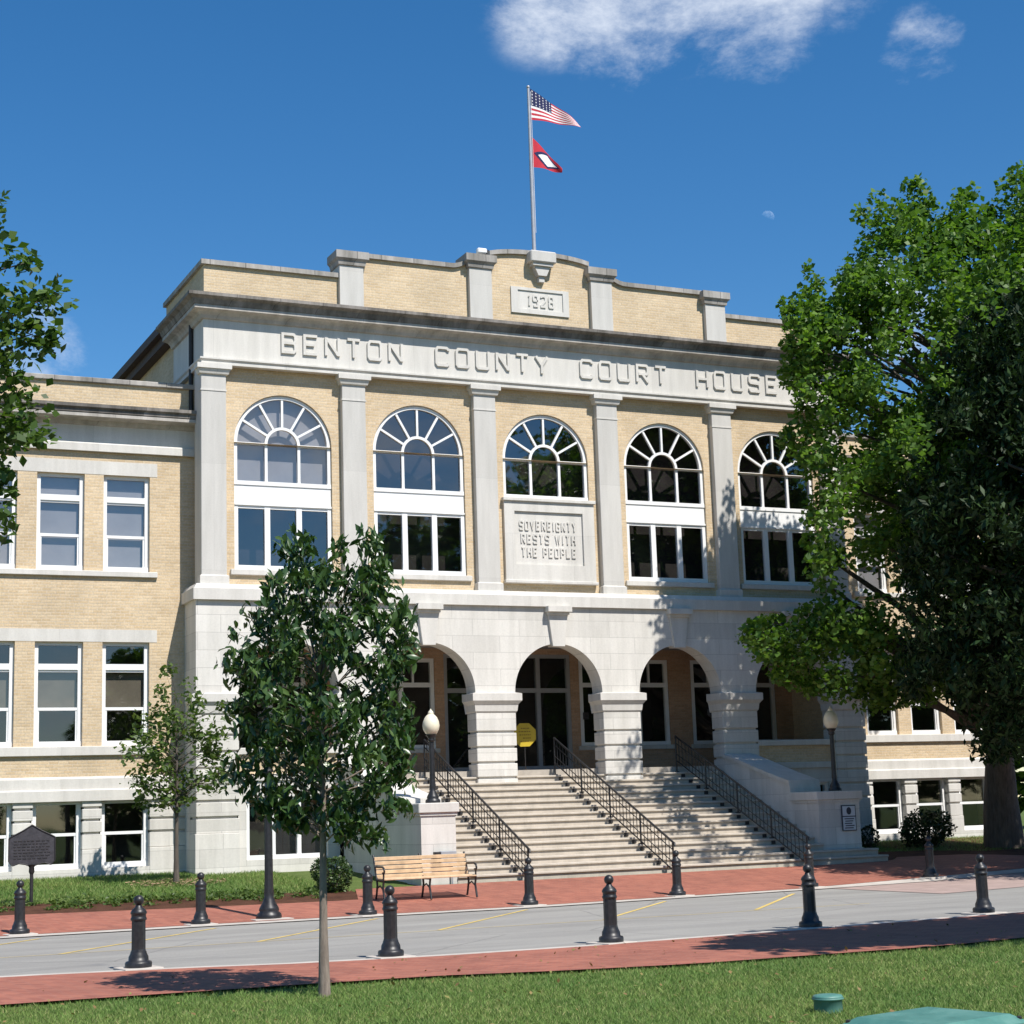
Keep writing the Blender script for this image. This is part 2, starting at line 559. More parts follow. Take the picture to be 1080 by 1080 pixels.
def teal():
    t = NT('weathered_teal_paint')
    g = t.node('ShaderNodeTexCoord').outputs['Object']
    f = t.noise(g, 4.0, 8, 0.7)
    c = t.ramp(f, [(0.3, (0.055, 0.165, 0.14)), (0.5, (0.08, 0.215, 0.18)), (0.72, (0.13, 0.27, 0.23))])
    f2 = t.noise(g, 38.0, 5, 0.7)
    c = t.mix(t.ramp(f2, [(0.60, (0, 0, 0)), (0.72, (0.6,) * 3)]), c, (0.17, 0.18, 0.13))
    t.link(c, t.b.inputs['Base Color']); t.link(t.ramp(f, [(0.3, (0.4,) * 3), (0.7, (0.65,) * 3)]), t.b.inputs['Roughness'])
    t.bump(f2, 0.12, 0.004)
    return t.m


M['teal'] = teal()
M['wood'] = simple('varnished_slat', (0.585, 0.41, 0.25), 0.5, 0.4, var=0.22, scale=7)
M['yellow_sign'] = simple('yellow_sign_face', (0.55, 0.40, 0.03), 0.5, 0.4, var=0.05)
M['sign_ink'] = simple('brown_sign_ink', (0.20, 0.12, 0.02), 0.6, 0.3)
M['plaque'] = simple('plaque_white', (0.55, 0.58, 0.62), 0.5, 0.4, var=0.05)
M['plaque_blue'] = simple('plaque_dark_blue', (0.03, 0.04, 0.06), 0.5, 0.4)
M['marker'] = simple('marker_dark_metal', (0.040, 0.038, 0.044), 0.5, 0.5, var=0.4, scale=14)
M['box_grey'] = simple('grey_metal_box', (0.32, 0.34, 0.36), 0.5, 0.5, var=0.1)
M['can'] = simple('dark_trash_can', (0.03, 0.03, 0.032), 0.5, 0.4)
M['navy'] = simple('flag_navy', (0.022, 0.026, 0.085), 0.8, 0.2, var=0.1)
M['red'] = simple('flag_red', (0.50, 0.035, 0.055), 0.8, 0.2, var=0.1)
M['flag_white'] = simple('flag_white', (0.78, 0.77, 0.77), 0.8, 0.2, var=0.04)
M['asphalt'] = None


def asphalt():
    t = NT('worn_pale_asphalt')
    pos = t.node('ShaderNodeNewGeometry').outputs['Position']
    mpn = t.node('ShaderNodeMapping'); mpn.inputs['Scale'].default_value = (0.25, 1.1, 1)
    t.link(pos, mpn.inputs[0])
    f = t.noise(mpn.outputs[0], 1.0, 6, 0.6)
    c = t.ramp(f, [(0.32, (0.240, 0.230, 0.212)), (0.55, (0.290, 0.279, 0.256)), (0.75, (0.330, 0.317, 0.288))])
    f2 = t.noise(pos, 60, 3)
    c = t.mix(1.0, c, t.ramp(f2, [(0.3, (0.85,) * 3), (0.7, (1.1,) * 3)]), 'MULTIPLY')
    f3 = t.noise(pos, 0.9, 2)
    c = t.mix(t.ramp(f3, [(0.70, (0, 0, 0)), (0.76, (0.55,) * 3)]), c, (0.15, 0.15, 0.15))
    vo = t.node('ShaderNodeTexVoronoi'); vo.feature = 'DISTANCE_TO_EDGE'; vo.inputs['Scale'].default_value = 0.28
    wob = t.node('ShaderNodeMixRGB'); wob.inputs[0].default_value = 0.12
    t.link(pos, wob.inputs[1]); nn = t.node('ShaderNodeTexNoise'); nn.inputs['Scale'].default_value = 1.3; nn.inputs['Detail'].default_value = 6
    t.link(pos, nn.inputs['Vector']); t.link(nn.outputs['Color'], wob.inputs[2]); t.link(wob.outputs[0], vo.inputs['Vector'])
    c = t.mix(t.ramp(vo.outputs['Distance'], [(0.0, (0.6,) * 3), (0.006, (0, 0, 0))]), c, (0.11, 0.105, 0.10))
    sp_ = t.node('ShaderNodeSeparateXYZ'); t.link(pos, sp_.inputs[0])
    wv_ = t.math('SINE', t.math('MULTIPLY', t.math('ADD', sp_.outputs[1], t.math('MULTIPLY', f, 0.5)), 3.4), 0.0)
    c = t.mix(t.math('MULTIPLY', t.ramp(wv_, [(0.45, (0, 0, 0)), (1.0, (0.30,) * 3)]), f), c, (0.17, 0.165, 0.16))
    t.link(c, t.b.inputs['Base Color'])
    t.b.inputs['Roughness'].default_value = 0.85
    t.bump(f2, 0.3, 0.004)
    return t.m


def paving():
    t = NT('red_brick_paving')
    pos = t.node('ShaderNodeNewGeometry').outputs['Position']
    b = t.node('ShaderNodeTexBrick'); b.offset = 0.5
    b.inputs['Scale'].default_value = 1.0; b.inputs['Brick Width'].default_value = 0.2; b.inputs['Row Height'].default_value = 0.1
    b.inputs['Mortar Size'].default_value = 0.006
    b.inputs['Color1'].default_value = (0.36, 0.125, 0.078, 1); b.inputs['Color2'].default_value = (0.255, 0.080, 0.052, 1); b.inputs['Mortar'].default_value = (0.29, 0.14, 0.105, 1)
    mpn = t.node('ShaderNodeMapping'); mpn.inputs['Rotation'].default_value = (0, 0, R_(45))
    t.link(pos, mpn.inputs[0]); t.link(mpn.outputs[0], b.inputs['Vector'])
    f = t.noise(pos, 0.7, 6, 0.7)
    c = t.mix(1.0, b.outputs['Color'], t.ramp(f, [(0.3, (0.82, 0.84, 0.86)), (0.7, (1.14, 1.13, 1.12))]), 'MULTIPLY')
    f2 = t.noise(pos, 9, 4, 0.7)
    c = t.mix(t.ramp(f2, [(0.60, (0, 0, 0)), (0.8, (0.22,) * 3)]), c, (0.46, 0.30, 0.25))
    t.link(c, t.b.inputs['Base Color'])
    t.b.inputs['Roughness'].default_value = 0.85
    t.bump(t.math('SUBTRACT', t.math('MULTIPLY', f2, 0.3), b.outputs['Fac']), 0.4, 0.005)
    return t.m


def ground_mat(name, stops, scale=2.0, bump=0.5):
    t = NT(name)
    pos = t.node('ShaderNodeNewGeometry').outputs['Position']
    f = t.noise(pos, scale, 7, 0.65)
    f2 = t.noise(pos, scale * 18, 4, 0.7)
    c = t.mix(1.0, t.ramp(f, stops), t.ramp(f2, [(0.25, (0.6,) * 3), (0.75, (1.3,) * 3)]), 'MULTIPLY')
    t.link(c, t.b.inputs['Base Color'])
    t.b.inputs['Roughness'].default_value = 0.95
    t.b.inputs['Specular IOR Level'].default_value = 0.1
    t.bump(f2, bump, 0.03)
    return t.m


M['asphalt'] = asphalt()
M['paving'] = paving()
M['paving_pale'] = simple('faded_pink_pavers', (0.36, 0.27, 0.24), 0.85, 0.2, var=0.14, scale=3)
M['yellow'] = simple('worn_yellow_paint', (0.60, 0.44, 0.14), 0.8, 0.2, var=0.2, scale=5)
M['turf'] = ground_mat('turf_soil', [(0.3, (0.075, 0.115, 0.03)), (0.7, (0.125, 0.165, 0.05))])
M['mulch'] = ground_mat('dark_mulch', [(0.3, (0.055, 0.026, 0.018)), (0.7, (0.12, 0.058, 0.036))], 3.0)


def grass_blade_mat():
    t = NT('grass_blades')
    g = t.node('ShaderNodeNewGeometry')
    c = t.ramp(g.outputs['Random Per Island'], [(0.0, (0.11, 0.20, 0.045)), (0.45, (0.165, 0.275, 0.065)), (0.8, (0.235, 0.32, 0.095)), (1.0, (0.38, 0.37, 0.17))])
    f = t.noise(g.outputs['Position'], 0.55, 5, 0.6)
    c = t.mix(1.0, c, t.ramp(f, [(0.3, (0.72, 0.85, 0.75)), (0.72, (1.25, 1.1, 1.1))]), 'MULTIPLY')
    t.link(c, t.b.inputs['Base Color']); t.b.inputs['Roughness'].default_value = 0.6
    t.b.inputs['Specular IOR Level'].default_value = 0.25
    tr = t.node('ShaderNodeBsdfTranslucent'); t.link(c, tr.inputs['Color'])
    ms = t.node('ShaderNodeMixShader'); ms.inputs[0].default_value = 0.3
    t.link(t.b.outputs[0], ms.inputs[1]); t.link(tr.outputs[0], ms.inputs[2]); t.link(ms.outputs[0], t.out.inputs['Surface'])
    return t.m


M['blade'] = grass_blade_mat()
M['leaf_maple'] = leaf_mat('maple_leaf', [(0, (0.050, 0.110, 0.016)), (0.5, (0.090, 0.175, 0.025)), (1, (0.155, 0.255, 0.042))], rough=0.5, spec=0.35, tmix=0.38)
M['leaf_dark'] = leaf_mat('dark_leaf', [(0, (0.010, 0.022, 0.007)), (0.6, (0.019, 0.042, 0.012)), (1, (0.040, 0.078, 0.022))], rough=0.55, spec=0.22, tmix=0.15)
M['leaf_young'] = leaf_mat('glossy_leaf', [(0, (0.024, 0.054, 0.014)), (0.6, (0.046, 0.096, 0.025)), (1, (0.105, 0.17, 0.05))], rough=0.33, spec=0.55, tmix=0.22)
M['leaf_sapling'] = leaf_mat('sapling_leaf', [(0, (0.050, 0.090, 0.022)), (0.6, (0.085, 0.145, 0.032)), (1, (0.15, 0.20, 0.05))], tmix=0.35)
M['leaf_left'] = leaf_mat('left_tree_leaf', [(0, (0.040, 0.080, 0.018)), (0.6, (0.070, 0.130, 0.026)), (1, (0.115, 0.18, 0.04))], tmix=0.35)
M['leaf_shrub'] = leaf_mat('shrub_leaf', [(0, (0.022, 0.05, 0.015)), (0.6, (0.04, 0.08, 0.022)), (1, (0.07, 0.12, 0.03))], tmix=0.2)
M['bark'] = bark_mat('grey_brown_bark', (0.055, 0.045, 0.037), (0.15, 0.125, 0.10))
M['bark_pale'] = bark_mat('pale_young_bark', (0.13, 0.10, 0.08), (0.30, 0.245, 0.20))


def moon_mat():
    t = NT('day_moon')
    df = t.node('ShaderNodeBsdfDiffuse'); df.inputs['Roughness'].default_value = 0.6
    pos = t.node('ShaderNodeTexCoord').outputs['Object']
    t.link(t.ramp(t.noise(pos, 0.22, 4), [(0.4, (0.05, 0.05, 0.05)), (0.6, (0.12, 0.12, 0.118))]), df.inputs[0])
    tr = t.node('ShaderNodeBsdfTransparent')
    ad = t.node('ShaderNodeAddShader')
    t.link(df.outputs[0], ad.inputs[0]); t.link(tr.outputs[0], ad.inputs[1]); t.link(ad.outputs[0], t.out.inputs['Surface'])
    return t.m


M['moon'] = moon_mat()

# ------------------------------------------------------------------ the setting: terrain and paving
PROF = [(-90, .02), (-21.3, .06), (-18.3, .08), (-8.9, .10), (-8.6, .13), (-5.3, .42), (0, .70), (1, .74), (400, .74)]


def zg(y):
    return float(np.interp(y, [a for a, b in PROF], [b for a, b in PROF]))


def sheet(name, mat, xs, near, far, off, rows=0.12, label=None):
    """ground sheet between two lines y=near(x) and y=far(x), following the slope of the ground"""
    ny = 2
    span = max(abs(far(x) - near(x)) for x in xs)
    ny = max(2, int(span / rows) + 1)
    vs, fs = [], []
    for x in xs:
        a, b = near(x), far(x)
        for k in range(ny):
            y = a + (b - a) * k / (ny - 1)
            vs.append((x, y, zg(y) + off))
    for i in range(len(xs) - 1):
        for k in range(ny - 1):
            fs.append((i * ny + k, (i + 1) * ny + k, (i + 1) * ny + k + 1, i * ny + k + 1))
    m = MB(); m.add(vs, fs, True)
    o = m.build(name, mat, fix=False)
    return tag(o, label, None, None, 'structure')


def line(pts):
    xs = [p[0] for p in pts]; ys = [p[1] for p in pts]
    return lambda x: float(np.interp(x, xs, ys))


X_ALL = sorted(set([-60, -40, -25, -15, -12, -10, -9] + [round(-8 + .5 * i, 2) for i in range(64)] + [26, 32, 45, 60]))
NK = line([(-60, -17.0), (-7.3, -17.3), (-5.1, -17.85), (-4.0, -18.25), (-2.2, -18.6), (-0.2, -18.7), (3.7, -18.5), (7.9, -18.15), (20, -17.2), (60, -14)])
FK = line([(-60, -9.3), (-6.1, -9.35), (1.3, -9.5), (3.4, -9.6), (6.8, -9.3), (10, -9.1), (13.7, -8.57), (16.7, -8.05), (25, -6.8), (60, -2)])
LE = line([(-60, -20.2), (-7.8, -20.7), (-4.5, -20.95), (-3.1, -21.1), (-1.7, -21.6), (-0.2, -21.95), (3.3, -22.1), (6, -21.7), (12, -20.5), (60, -16)])
MU = line([(-60, -6.4), (-5.7, -6.5), (-2.3, -6.85), (0.8, -7.0), (1.35, -6.9), (1.4, -5.4), (14, -5.4), (15.3, -5.25), (15.9, -4.4), (18, -4.6), (19, -5.6), (22, -5.4), (60, -2)])

gx = [-900, -300, -120] + X_ALL + [120, 300, 900]
gy = [-900, -300, -120, -90] + [-60 + 1.0 * i for i in range(30)] + [-30 + .25 * i for i in range(128)] + [3, 6, 12, 25, 60, 150, 400, 1000]
m = MB()
vs = [(x, y, zg(y) - 0.03) for x in gx for y in gy]
n = len(gy)
m.add(vs, [(i * n + k, (i + 1) * n + k, (i + 1) * n + k + 1, i * n + k + 1) for i in range(len(gx) - 1) for k in range(n - 1)], True)
tag(m.build('ground', M['turf'], fix=False), 'green turf ground around the building', None, None, 'structure')
sheet('road', M['asphalt'], X_ALL, lambda x: NK(x) + .02, lambda x: FK(x) - .02, -0.012)
sheet('kerb', M['concrete'], X_ALL, lambda x: FK(x) - .30, lambda x: FK(x) + .20, 0.004)
sheet('kerb', M['concrete'], X_ALL, lambda x: NK(x) - .12, lambda x: NK(x) + .12, 0.004)
sheet('brick_pavement', M['paving'], X_ALL, lambda x: FK(x) + .20, MU, 0.008)
sheet('brick_path', M['paving'], X_ALL, LE, lambda x: NK(x) - .12, 0.008)
xs_r = [10.6 + .5 * i for i in range(30)]
sheet('paver_crossing', M['paving_pale'], xs_r, lambda x: -12.9 + .22 * (x - 10.6), lambda x: FK(x) - .32, -0.004)
# painted lines
ml = MB()


def stripe(x0, y0, x1, y1, w):
    d = Vector((x1 - x0, y1 - y0)); nn = int(d.length / .5) + 1
    p = Vector((-d.y, d.x)).normalized() * w / 2
    vs, fs = [], []
    for i in range(nn + 1):
        q = Vector((x0, y0)) + d * i / nn
        for s in (1, -1): vs.append((q.x + p.x * s, q.y + p.y * s, zg(q.y) - 0.007))
    for i in range(nn): fs.append((2 * i, 2 * i + 1, 2 * i + 3, 2 * i + 2))
    ml.add(vs, fs)


stripe(-9, -13.9, 8.0, -14.15, .035)
for k in range(6):
    xa = -9.0 + 2.95 * k
    stripe(xa, -13.95, xa + 3.3, -10.2, .075)
tag(ml.build('road_marking', M['yellow'], fix=False), 'thin worn yellow parking lines on the pale road', None, None, 'structure')
# planting beds
xs_l = [x for x in X_ALL if x <= 1.0] + [1.34]
MU_L = line([(-60, -6.4), (-5.7, -6.5), (-2.3, -6.85), (0.8, -7.0), (1.4, -6.9)])
sheet('mulch_bed', M['mulch'], xs_l, lambda x: MU_L(x) + .0, lambda x: MU_L(x) + 1.55 if x < .5 else -5.3, 0.004)
xs_m = [15.2 + .5 * i for i in range(60)]
sheet('mulch_bed', M['mulch'], xs_m, lambda x: MU(x) + .0, lambda x: min(0.9, MU(x) + (1.8 if x < 18 else 6.0)), 0.004)


def grass(name, n, xr, ylo, yhi, hmin, hmax, wid, label, dens=None):
    x = rng.uniform(xr[0], xr[1], n)
    lo = np.array([ylo(a) for a in x]); hi = np.array([yhi(a) for a in x])
    u = rng.uniform(0, 1, n)
    if dens: u = u ** dens
    y = hi + (lo - hi) * u
    z = np.interp(y, [a for a, b in PROF], [b for a, b in PROF]) - 0.025
    a = rng.uniform(0, 2 * np.pi, n)
    h = rng.uniform(hmin, hmax, n)
    w = wid * rng.uniform(.6, 1.3, n)
    lean = rng.normal(0, .6, (n, 2)) * h[:, None]
    v = np.zeros((n, 3, 3))
    v[:, 0] = np.stack([x - np.cos(a) * w, y - np.sin(a) * w, z], -1)
    v[:, 1] = np.stack([x + np.cos(a) * w, y + np.sin(a) * w, z], -1)
    v[:, 2] = np.stack([x + lean[:, 0], y + lean[:, 1], z + h], -1)
    o = arr_mesh(name, v.reshape(-1, 3), np.arange(3 * n).reshape(n, 3), M['blade'])
    return tag(o, label, 'grass', None, 'stuff')


def arr_mesh(name, v, f, mat, parent=None, smooth=False):
    me = bpy.data.meshes.new(name)
    k = f.shape[1]
    me.vertices.add(len(v)); me.vertices.foreach_set('co', np.ascontiguousarray(v, dtype=np.float32).ravel())
    me.loops.add(f.size); me.loops.foreach_set('vertex_index', np.ascontiguousarray(f, dtype=np.int32).ravel())
    me.polygons.add(len(f)); me.polygons.foreach_set('loop_start', np.arange(0, f.size, k, dtype=np.int32))
    if smooth: me.polygons.foreach_set('use_smooth', np.ones(len(f), dtype=bool))
    me.update(calc_edges=True)
    me.materials.append(mat)
    o = bpy.data.objects.new(name, me); col.objects.link(o)
    if parent is not None: o.parent = parent
    return o


grass('grass', 240000, (-10.5, 7.5), lambda x: -28.5, lambda x: LE(x) + .03 + .05 * math.sin(7.3 * x) * math.sin(2.9 * x + 1) + .03 * math.sin(19 * x), .02, .052, .0048, 'short mown lawn in front of the brick path', .85)
grass('grass', 60000, (-9, 1.3), lambda x: MU_L(x) + 1.4 + .25 * math.sin(x * 3.1) * math.sin(x * 1.3), lambda x: .85, .05, .11, .010, 'green lawn sloping up to the left wing')
grass('grass', 26000, (15.6, 27), lambda x: MU(x) + 1.6, lambda x: .85, .04, .09, .010, 'lawn strip in front of the right wing')

# ------------------------------------------------------------------ courthouse
HO = (9.0, 0.0, 0.7)
house = empty('courthouse', HO, 'cream brick and limestone county courthouse with five arched bays and wings', 'courthouse')
BR, ST, TR, PI = M['brick'], M['stone'], M['stone_trim'], M['stone_pilaster']
W = lambda mb, name, mat, parent=house: wpart(mb, name, mat, parent, HO if parent is house else (0, 0, 0))


def sub(mb, name, mat, parent):
    """sub-part in world coordinates (its part's mesh already sits in courthouse coordinates)"""
    return wpart(mb, name, mat, parent, HO)


CX = [1.8 + 3.6 * i for i in range(5)]
PX = [3.6 * i for i in range(6)]

# --- central block body (sides, roof)
b = MB()
b.box(-.20, 18.20, .62, 14.0, .4, 14.5)
body_o = None
side = MB()
side.add([(-.2, .5, .4), (-.2, 14, .4), (-.2, 14, 14.45), (-.2, .5, 14.45)], [(0, 1, 2, 3)])
side.add([(18.2, .5, .4), (18.2, 14, .4), (18.2, 14, 14.45), (18.2, .5, 14.45)], [(3, 2, 1, 0)])
side.add([(-.2, 14, .4), (18.2, 14, .4), (18.2, 14, 14.45), (-.2, 14, 14.45)], [(0, 1, 2, 3)])
W(side, 'side_wall', BR)
r = MB(); r.box(-.3, 18.3, .35, 14.05, 14.45, 14.6)
W(r, 'roof', M['roof'])
ev = MB()
ev.box(-.62, -.2, 2.9, 14.2, 14.42, 14.64); ev.box(-.45, -.2, 2.9, 14.2, 14.2, 14.42)
W(ev, 'eave', M['rust'])
ev = MB(); ev.box(18.2, 18.62, 2.9, 14.2, 14.42, 14.64)
W(ev, 'eave', M['rust'])
dp = MB(); dp.tube([(-.30, 1.0, 11.9), (-.30, 1.0, 14.2)], .06, 8)
W(dp, 'downspout', M['iron_dull'])

# --- lower storey: arcade
a = MB()
for c in CX:
    a.arch(c - 1.8, c + 1.8, 4.87, 7.10, c, 1.25, -.12, .45, 48)
a.wall(-.48, 0, 4.87, 7.10, -.12, .45); a.wall(18, 18.48, 4.87, 7.10, -.12, .45)
a.box(-.48, -.2, .45, .96, .4, 7.10); a.box(18.2, 18.48, .45, .96, .4, 7.10)
W(a, 'arcade_wall', ST)


def rusticated(mb, x0, x1, y0, y1, z0, z1, joints, g=.055):
    zs = [z0] + sorted(joints) + [z1]
    for i in range(len(zs) - 1):
        lo = zs[i] + (g / 2 if i else 0); hi = zs[i + 1] - (g / 2 if i < len(zs) - 2 else 0)
        mb.cbox(x0, x1, y0, y1, lo, hi, .012)
    mb.box(x0 + .05, x1 - .05, y0 + .05, y1 - .05, z0 + .01, z1 - .01)


for i, x in enumerate(PX):
    p = MB(); cp = MB()
    if i in (0, 5):
        x0, x1 = (-.48, .55) if i == 0 else (17.45, 18.48)
        rusticated(p, x0, x1, -.12, .45, 1.62, 4.36, [1.98, 2.36, 2.74, 3.12, 3.5, 3.88, ])
        p.cbox(x0 - .03, x1 + .0, -.15, .45, .45, 1.62, .01)
        cx0, cx1 = (x0, x1)
        po = W(p, 'pier', ST)
        cp.sweep([(0, 4.36), (.03, 4.40), (.05, 4.56), (.10, 4.64), (.12, 4.66), (.12, 4.84), (0, 4.87)], x0, x1, -.12, .45)
        cp.add([(x0, -.1, 4.86), (x1, -.1, 4.86), (x1, .45, 4.86), (x0, .45, 4.86)], [(0, 1, 2, 3)])
    else:
        x0, x1 = x - .55, x + .55
        rusticated(p, x0, x1, -.12, .45, 2.45, 4.36, [2.74, 3.12, 3.5, 3.88])
        po = W(p, 'pier', ST)
        cp.sweep([(0, 4.36), (.03, 4.40), (.05, 4.56), (.11, 4.64), (.13, 4.66), (.13, 4.84), (0, 4.87)], x0, x1, -.12, .45)
        cp.add([(x0 - .05, .45, 4.36), (x1 + .05, .45, 4.36), (x1 + .13, .45, 4.86), (x0 - .13, .45, 4.86)], [(3, 2, 1, 0)])
    sub(cp, 'capital', TR, po)
for c in CX:
    k = MB()
    k.prism([(c - .17, 6.05), (c + .17, 6.05), (c + .27, 6.86), (c - .27, 6.86)], -.21, .1)
    k.box(c - .34, c + .34, -.36, .1, 6.93, 7.075); k.box(c - .30, c + .30, -.27, .1, 6.86, 6.93)
    W(k, 'keystone', TR)
bl = MB()
bl.sweep([(0, 7.07), (.10, 7.07), (.10, 7.34), (.06, 7.36), (.0, 7.46)], -.46, 18.46, -.12, .96)
bl.box(-.46, 18.46, -.12, .5, 7.085, 7.45)
W(bl, 'belt_course', TR)

# --- basement walls and parapets of the end bays
for c, mir in ((CX[0], 1), (CX[4], -1)):
    h = [(c - 1.05, c + .95, .98, 2.42)] if mir == 1 else [(c - .95, c + 1.05, .98, 2.42)]
    w_ = MB()
    w_.wall(c - 1.25, c + 1.25, .4, 2.97, 0.0, .40, h)
    W(w_, 'basement_wall', ST)
    q = MB(); q.box(c - 1.25, c + 1.25, .02, .36, 2.97, 3.42)
    W(q, 'porch_parapet', BR)
    q = MB(); q.cbox(c - 1.25, c + 1.25, -.06, .42, 3.42, 3.58, .015)
    q.cbox(c - 1.25, c + 1.25, -.05, .40, 2.80, 2.965, .012)
    W(q, 'parapet_coping', TR)

# --- upper storey
u = MB()
WR, ZS, ZF = 1.25, 11.0, 9.96      # arch window radius, springing, fanlight sill
for i, c in enumerate(CX):
    zb = 7.84 if i != 2 else 9.96
    u.wall(c - 1.8, c + 1.8, 7.44, ZS, .18, .5, [(c - WR, c + WR, zb, ZS + 1)])
    u.arch(c - 1.8, c + 1.8, ZS, 12.90, c, WR, .18, .5, 48)
W(u, 'upper_brick_wall', BR)
for i, x in enumerate(PX):
    p = MB()
    p.cbox(x - .31, x + .31, 0, .30, 7.44, 12.63, .01)
    if i in (0, 5):
        s = -1 if i == 0 else 1
        p.box(x - s * .0 - (.31 if s < 0 else 0), x + (.31 if s > 0 else 0), .29, .62, 7.44, 12.9)
    po = W(p, 'pilaster', PI)
    q = MB()
    q.sweep([(0, 12.60), (.05, 12.62), (.09, 12.74), (.12, 12.74), (.12, 12.86), (0, 12.86)], x - .31, x + .31, 0, .20)
    q.box(x - .325, x + .325, -.015, .2, 12.20, 12.235)
    sub(q, 'capital', TR, po)
    q = MB()
    q.sweep([(0, 7.44), (.045, 7.44), (.045, 7.66), (.0, 7.69)], x - .31, x + .31, 0, .20)
    sub(q, 'base', TR, po)

# --- entablature
e = MB()
e.box(-.25, 18.25, 0, .6, 12.86, 14.15)
e.box(-.25, 0, .6, 3.0, 12.86, 14.15); e.box(18, 18.25, .6, 3.0, 12.86, 14.15)
fr = W(e, 'frieze', TR)
q = MB()
q.sweep([(0, 12.85), (.07, 12.85), (.07, 12.93), (.11, 12.97), (.11, 13.01), (0, 13.03)], -.25, 18.25, 0, 3.0)
W(q, 'architrave', TR)
q = MB()
q.sweep([(0, 13.98), (.06, 14.0), (.09, 14.08), (.15, 14.14), (.29, 14.18), (.29, 14.27), (.0, 14.27)], -.25, 18.25, 0, 3.0)
W(q, 'cornice', M['stone_cornice'])
q = MB()
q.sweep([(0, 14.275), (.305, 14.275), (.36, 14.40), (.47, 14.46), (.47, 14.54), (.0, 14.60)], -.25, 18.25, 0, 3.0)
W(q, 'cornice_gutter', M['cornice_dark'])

# --- lettering
GL = {
    'B': [[(0, 0), (0, 1), (.85, 1), (1, .88), (1, .62), (.86, .51), (1, .40), (1, .12), (.85, 0), (0, 0)], [(.08, .51), (.80, .51)]],
    'E': [[(1, 1), (0, 1), (0, 0), (1, 0)], [(.08, .51), (.78, .51)]],
    'N': [[(0, 0), (0, 1)], [(.05, .96), (.95, .04)], [(1, 0), (1, 1)]],
    'T': [[(0, 1), (1, 1)], [(.5, .94), (.5, 0)]],
    'O': [[(.12, 0), (0, .12), (0, .88), (.12, 1), (.88, 1), (1, .88), (1, .12), (.88, 0), (.12, 0)]],
    'C': [[(1, .84), (1, .90), (.88, 1), (.12, 1), (0, .88), (0, .12), (.12, 0), (.88, 0), (1, .10), (1, .16)]],
    'U': [[(0, 1), (0, .12), (.12, 0), (.88, 0), (1, .12), (1, 1)]],
    'Y': [[(0, 1), (.5, .48), (1, 1)], [(.5, .42), (.5, 0)]],
    'R': [[(0, 0), (0, 1), (.88, 1), (1, .88), (1, .60), (.88, .48), (.08, .48)], [(.52, .44), (1, 0)]],
    'H': [[(0, 0), (0, 1)], [(1, 0), (1, 1)], [(.07, .5), (.93, .5)]],
    'S': [[(1, .84), (1, .90), (.88, 1), (.12, 1), (0, .88), (0, .62), (.12, .52), (.88, .48), (1, .38), (1, .12), (.88, 0), (.12, 0), (0, .10), (0, .16)]],
    'V': [[(0, 1), (.5, 0), (1, 1)]],
    'I': [[(.5, 0), (.5, 1)]],
    'G': [[(1, .84), (1, .90), (.88, 1), (.12, 1), (0, .88), (0, .12), (.12, 0), (.88, 0), (1, .12), (1, .46), (.55, .46)]],
    'W': [[(0, 1), (.25, 0), (.5, .75), (.75, 0), (1, 1)]],
    'P': [[(0, 0), (0, 1), (.88, 1), (1, .88), (1, .58), (.88, .46), (.08, .46)]],
    'L': [[(0, 1), (0, 0), (1, 0)]],
    '1': [[(.3, .85), (.5, 1), (.5, 0)]],
    '9': [[(1, .5), (.12, .5), (0, .6), (0, .88), (.12, 1), (.88, 1), (1, .88), (1, .12), (.88, 0), (0, .0)]],
    '2': [[(0, .84), (0, .90), (.12, 1), (.88, 1), (1, .88), (1, .60), (0, .1), (0, 0), (1, 0)]],
    '8': [[(.14, .51), (0, .62), (0, .88), (.12, 1), (.88, 1), (1, .88), (1, .62), (.86, .51), (.14, .51)], [(.14, .49), (0, .4), (0, .12), (.12, 0), (.88, 0), (1, .12), (1, .4), (.86, .49)]],
}


def write(mb, text, x0, x1, z0, h, sw, yf, raise_, gap=.42):
    units = [(.45 if ch in 'I1' else (1.2 if ch == 'W' else (.6 if ch == ' ' else 1.0))) for ch in text]
    tot = sum(units) + gap * (len(text) - 1)
    k = (x1 - x0) / tot
    x = x0
    for ch, un in zip(text, units):
        if ch != ' ':
            mb.strokes(GL[ch], x + sw / 2, z0 + sw / 2, un * k - sw, h - sw, sw, yf, raise_)
        x += (un + gap) * k


for word, x0, x1 in (('BENTON', 1.71, 4.94), ('COUNTY', 5.83, 9.09), ('COURT', 10.02, 12.71), ('HOUSE', 13.63, 16.31)):
    q = MB(); write(q, word, x0, x1, 13.28, .53, .068, 0, .05)
    sub(q, 'lettering', TR, fr)

# --- inscription panel in the middle bay
q = MB()
q.wall(7.70, 10.32, 7.78, 9.86, .08, .3, [(7.99, 9.98, 8.20, 9.60)])
q.add([(7.99, .135, 8.2), (9.98, .135, 8.2), (9.98, .135, 9.6), (7.99, .135, 9.6)], [(0, 1, 2, 3)])
pn = W(q, 'inscription_panel', TR)
q = MB(); q.cbox(7.66, 10.36, .02, .3, 9.86, 9.95, .01)
sub(q, 'sill', TR, pn)
q = MB(); q.cbox(7.66, 10.36, .03, .3, 7.70, 7.78, .01)
sub(q, 'bottom_moulding', TR, pn)
q = MB()
write(q, 'SOVEREIGNTY', 8.13, 9.80, 9.10, .26, .036, .135, .03, .30)
write(q, 'RESTS WITH', 8.17, 9.77, 8.75, .26, .036, .135, .03, .30)
write(q, 'THE PEOPLE', 8.17, 9.77, 8.40, .26, .036, .135, .03, .30)
sub(q, 'lettering', TR, pn)

# --- parapet
CO = M['stone_coping']


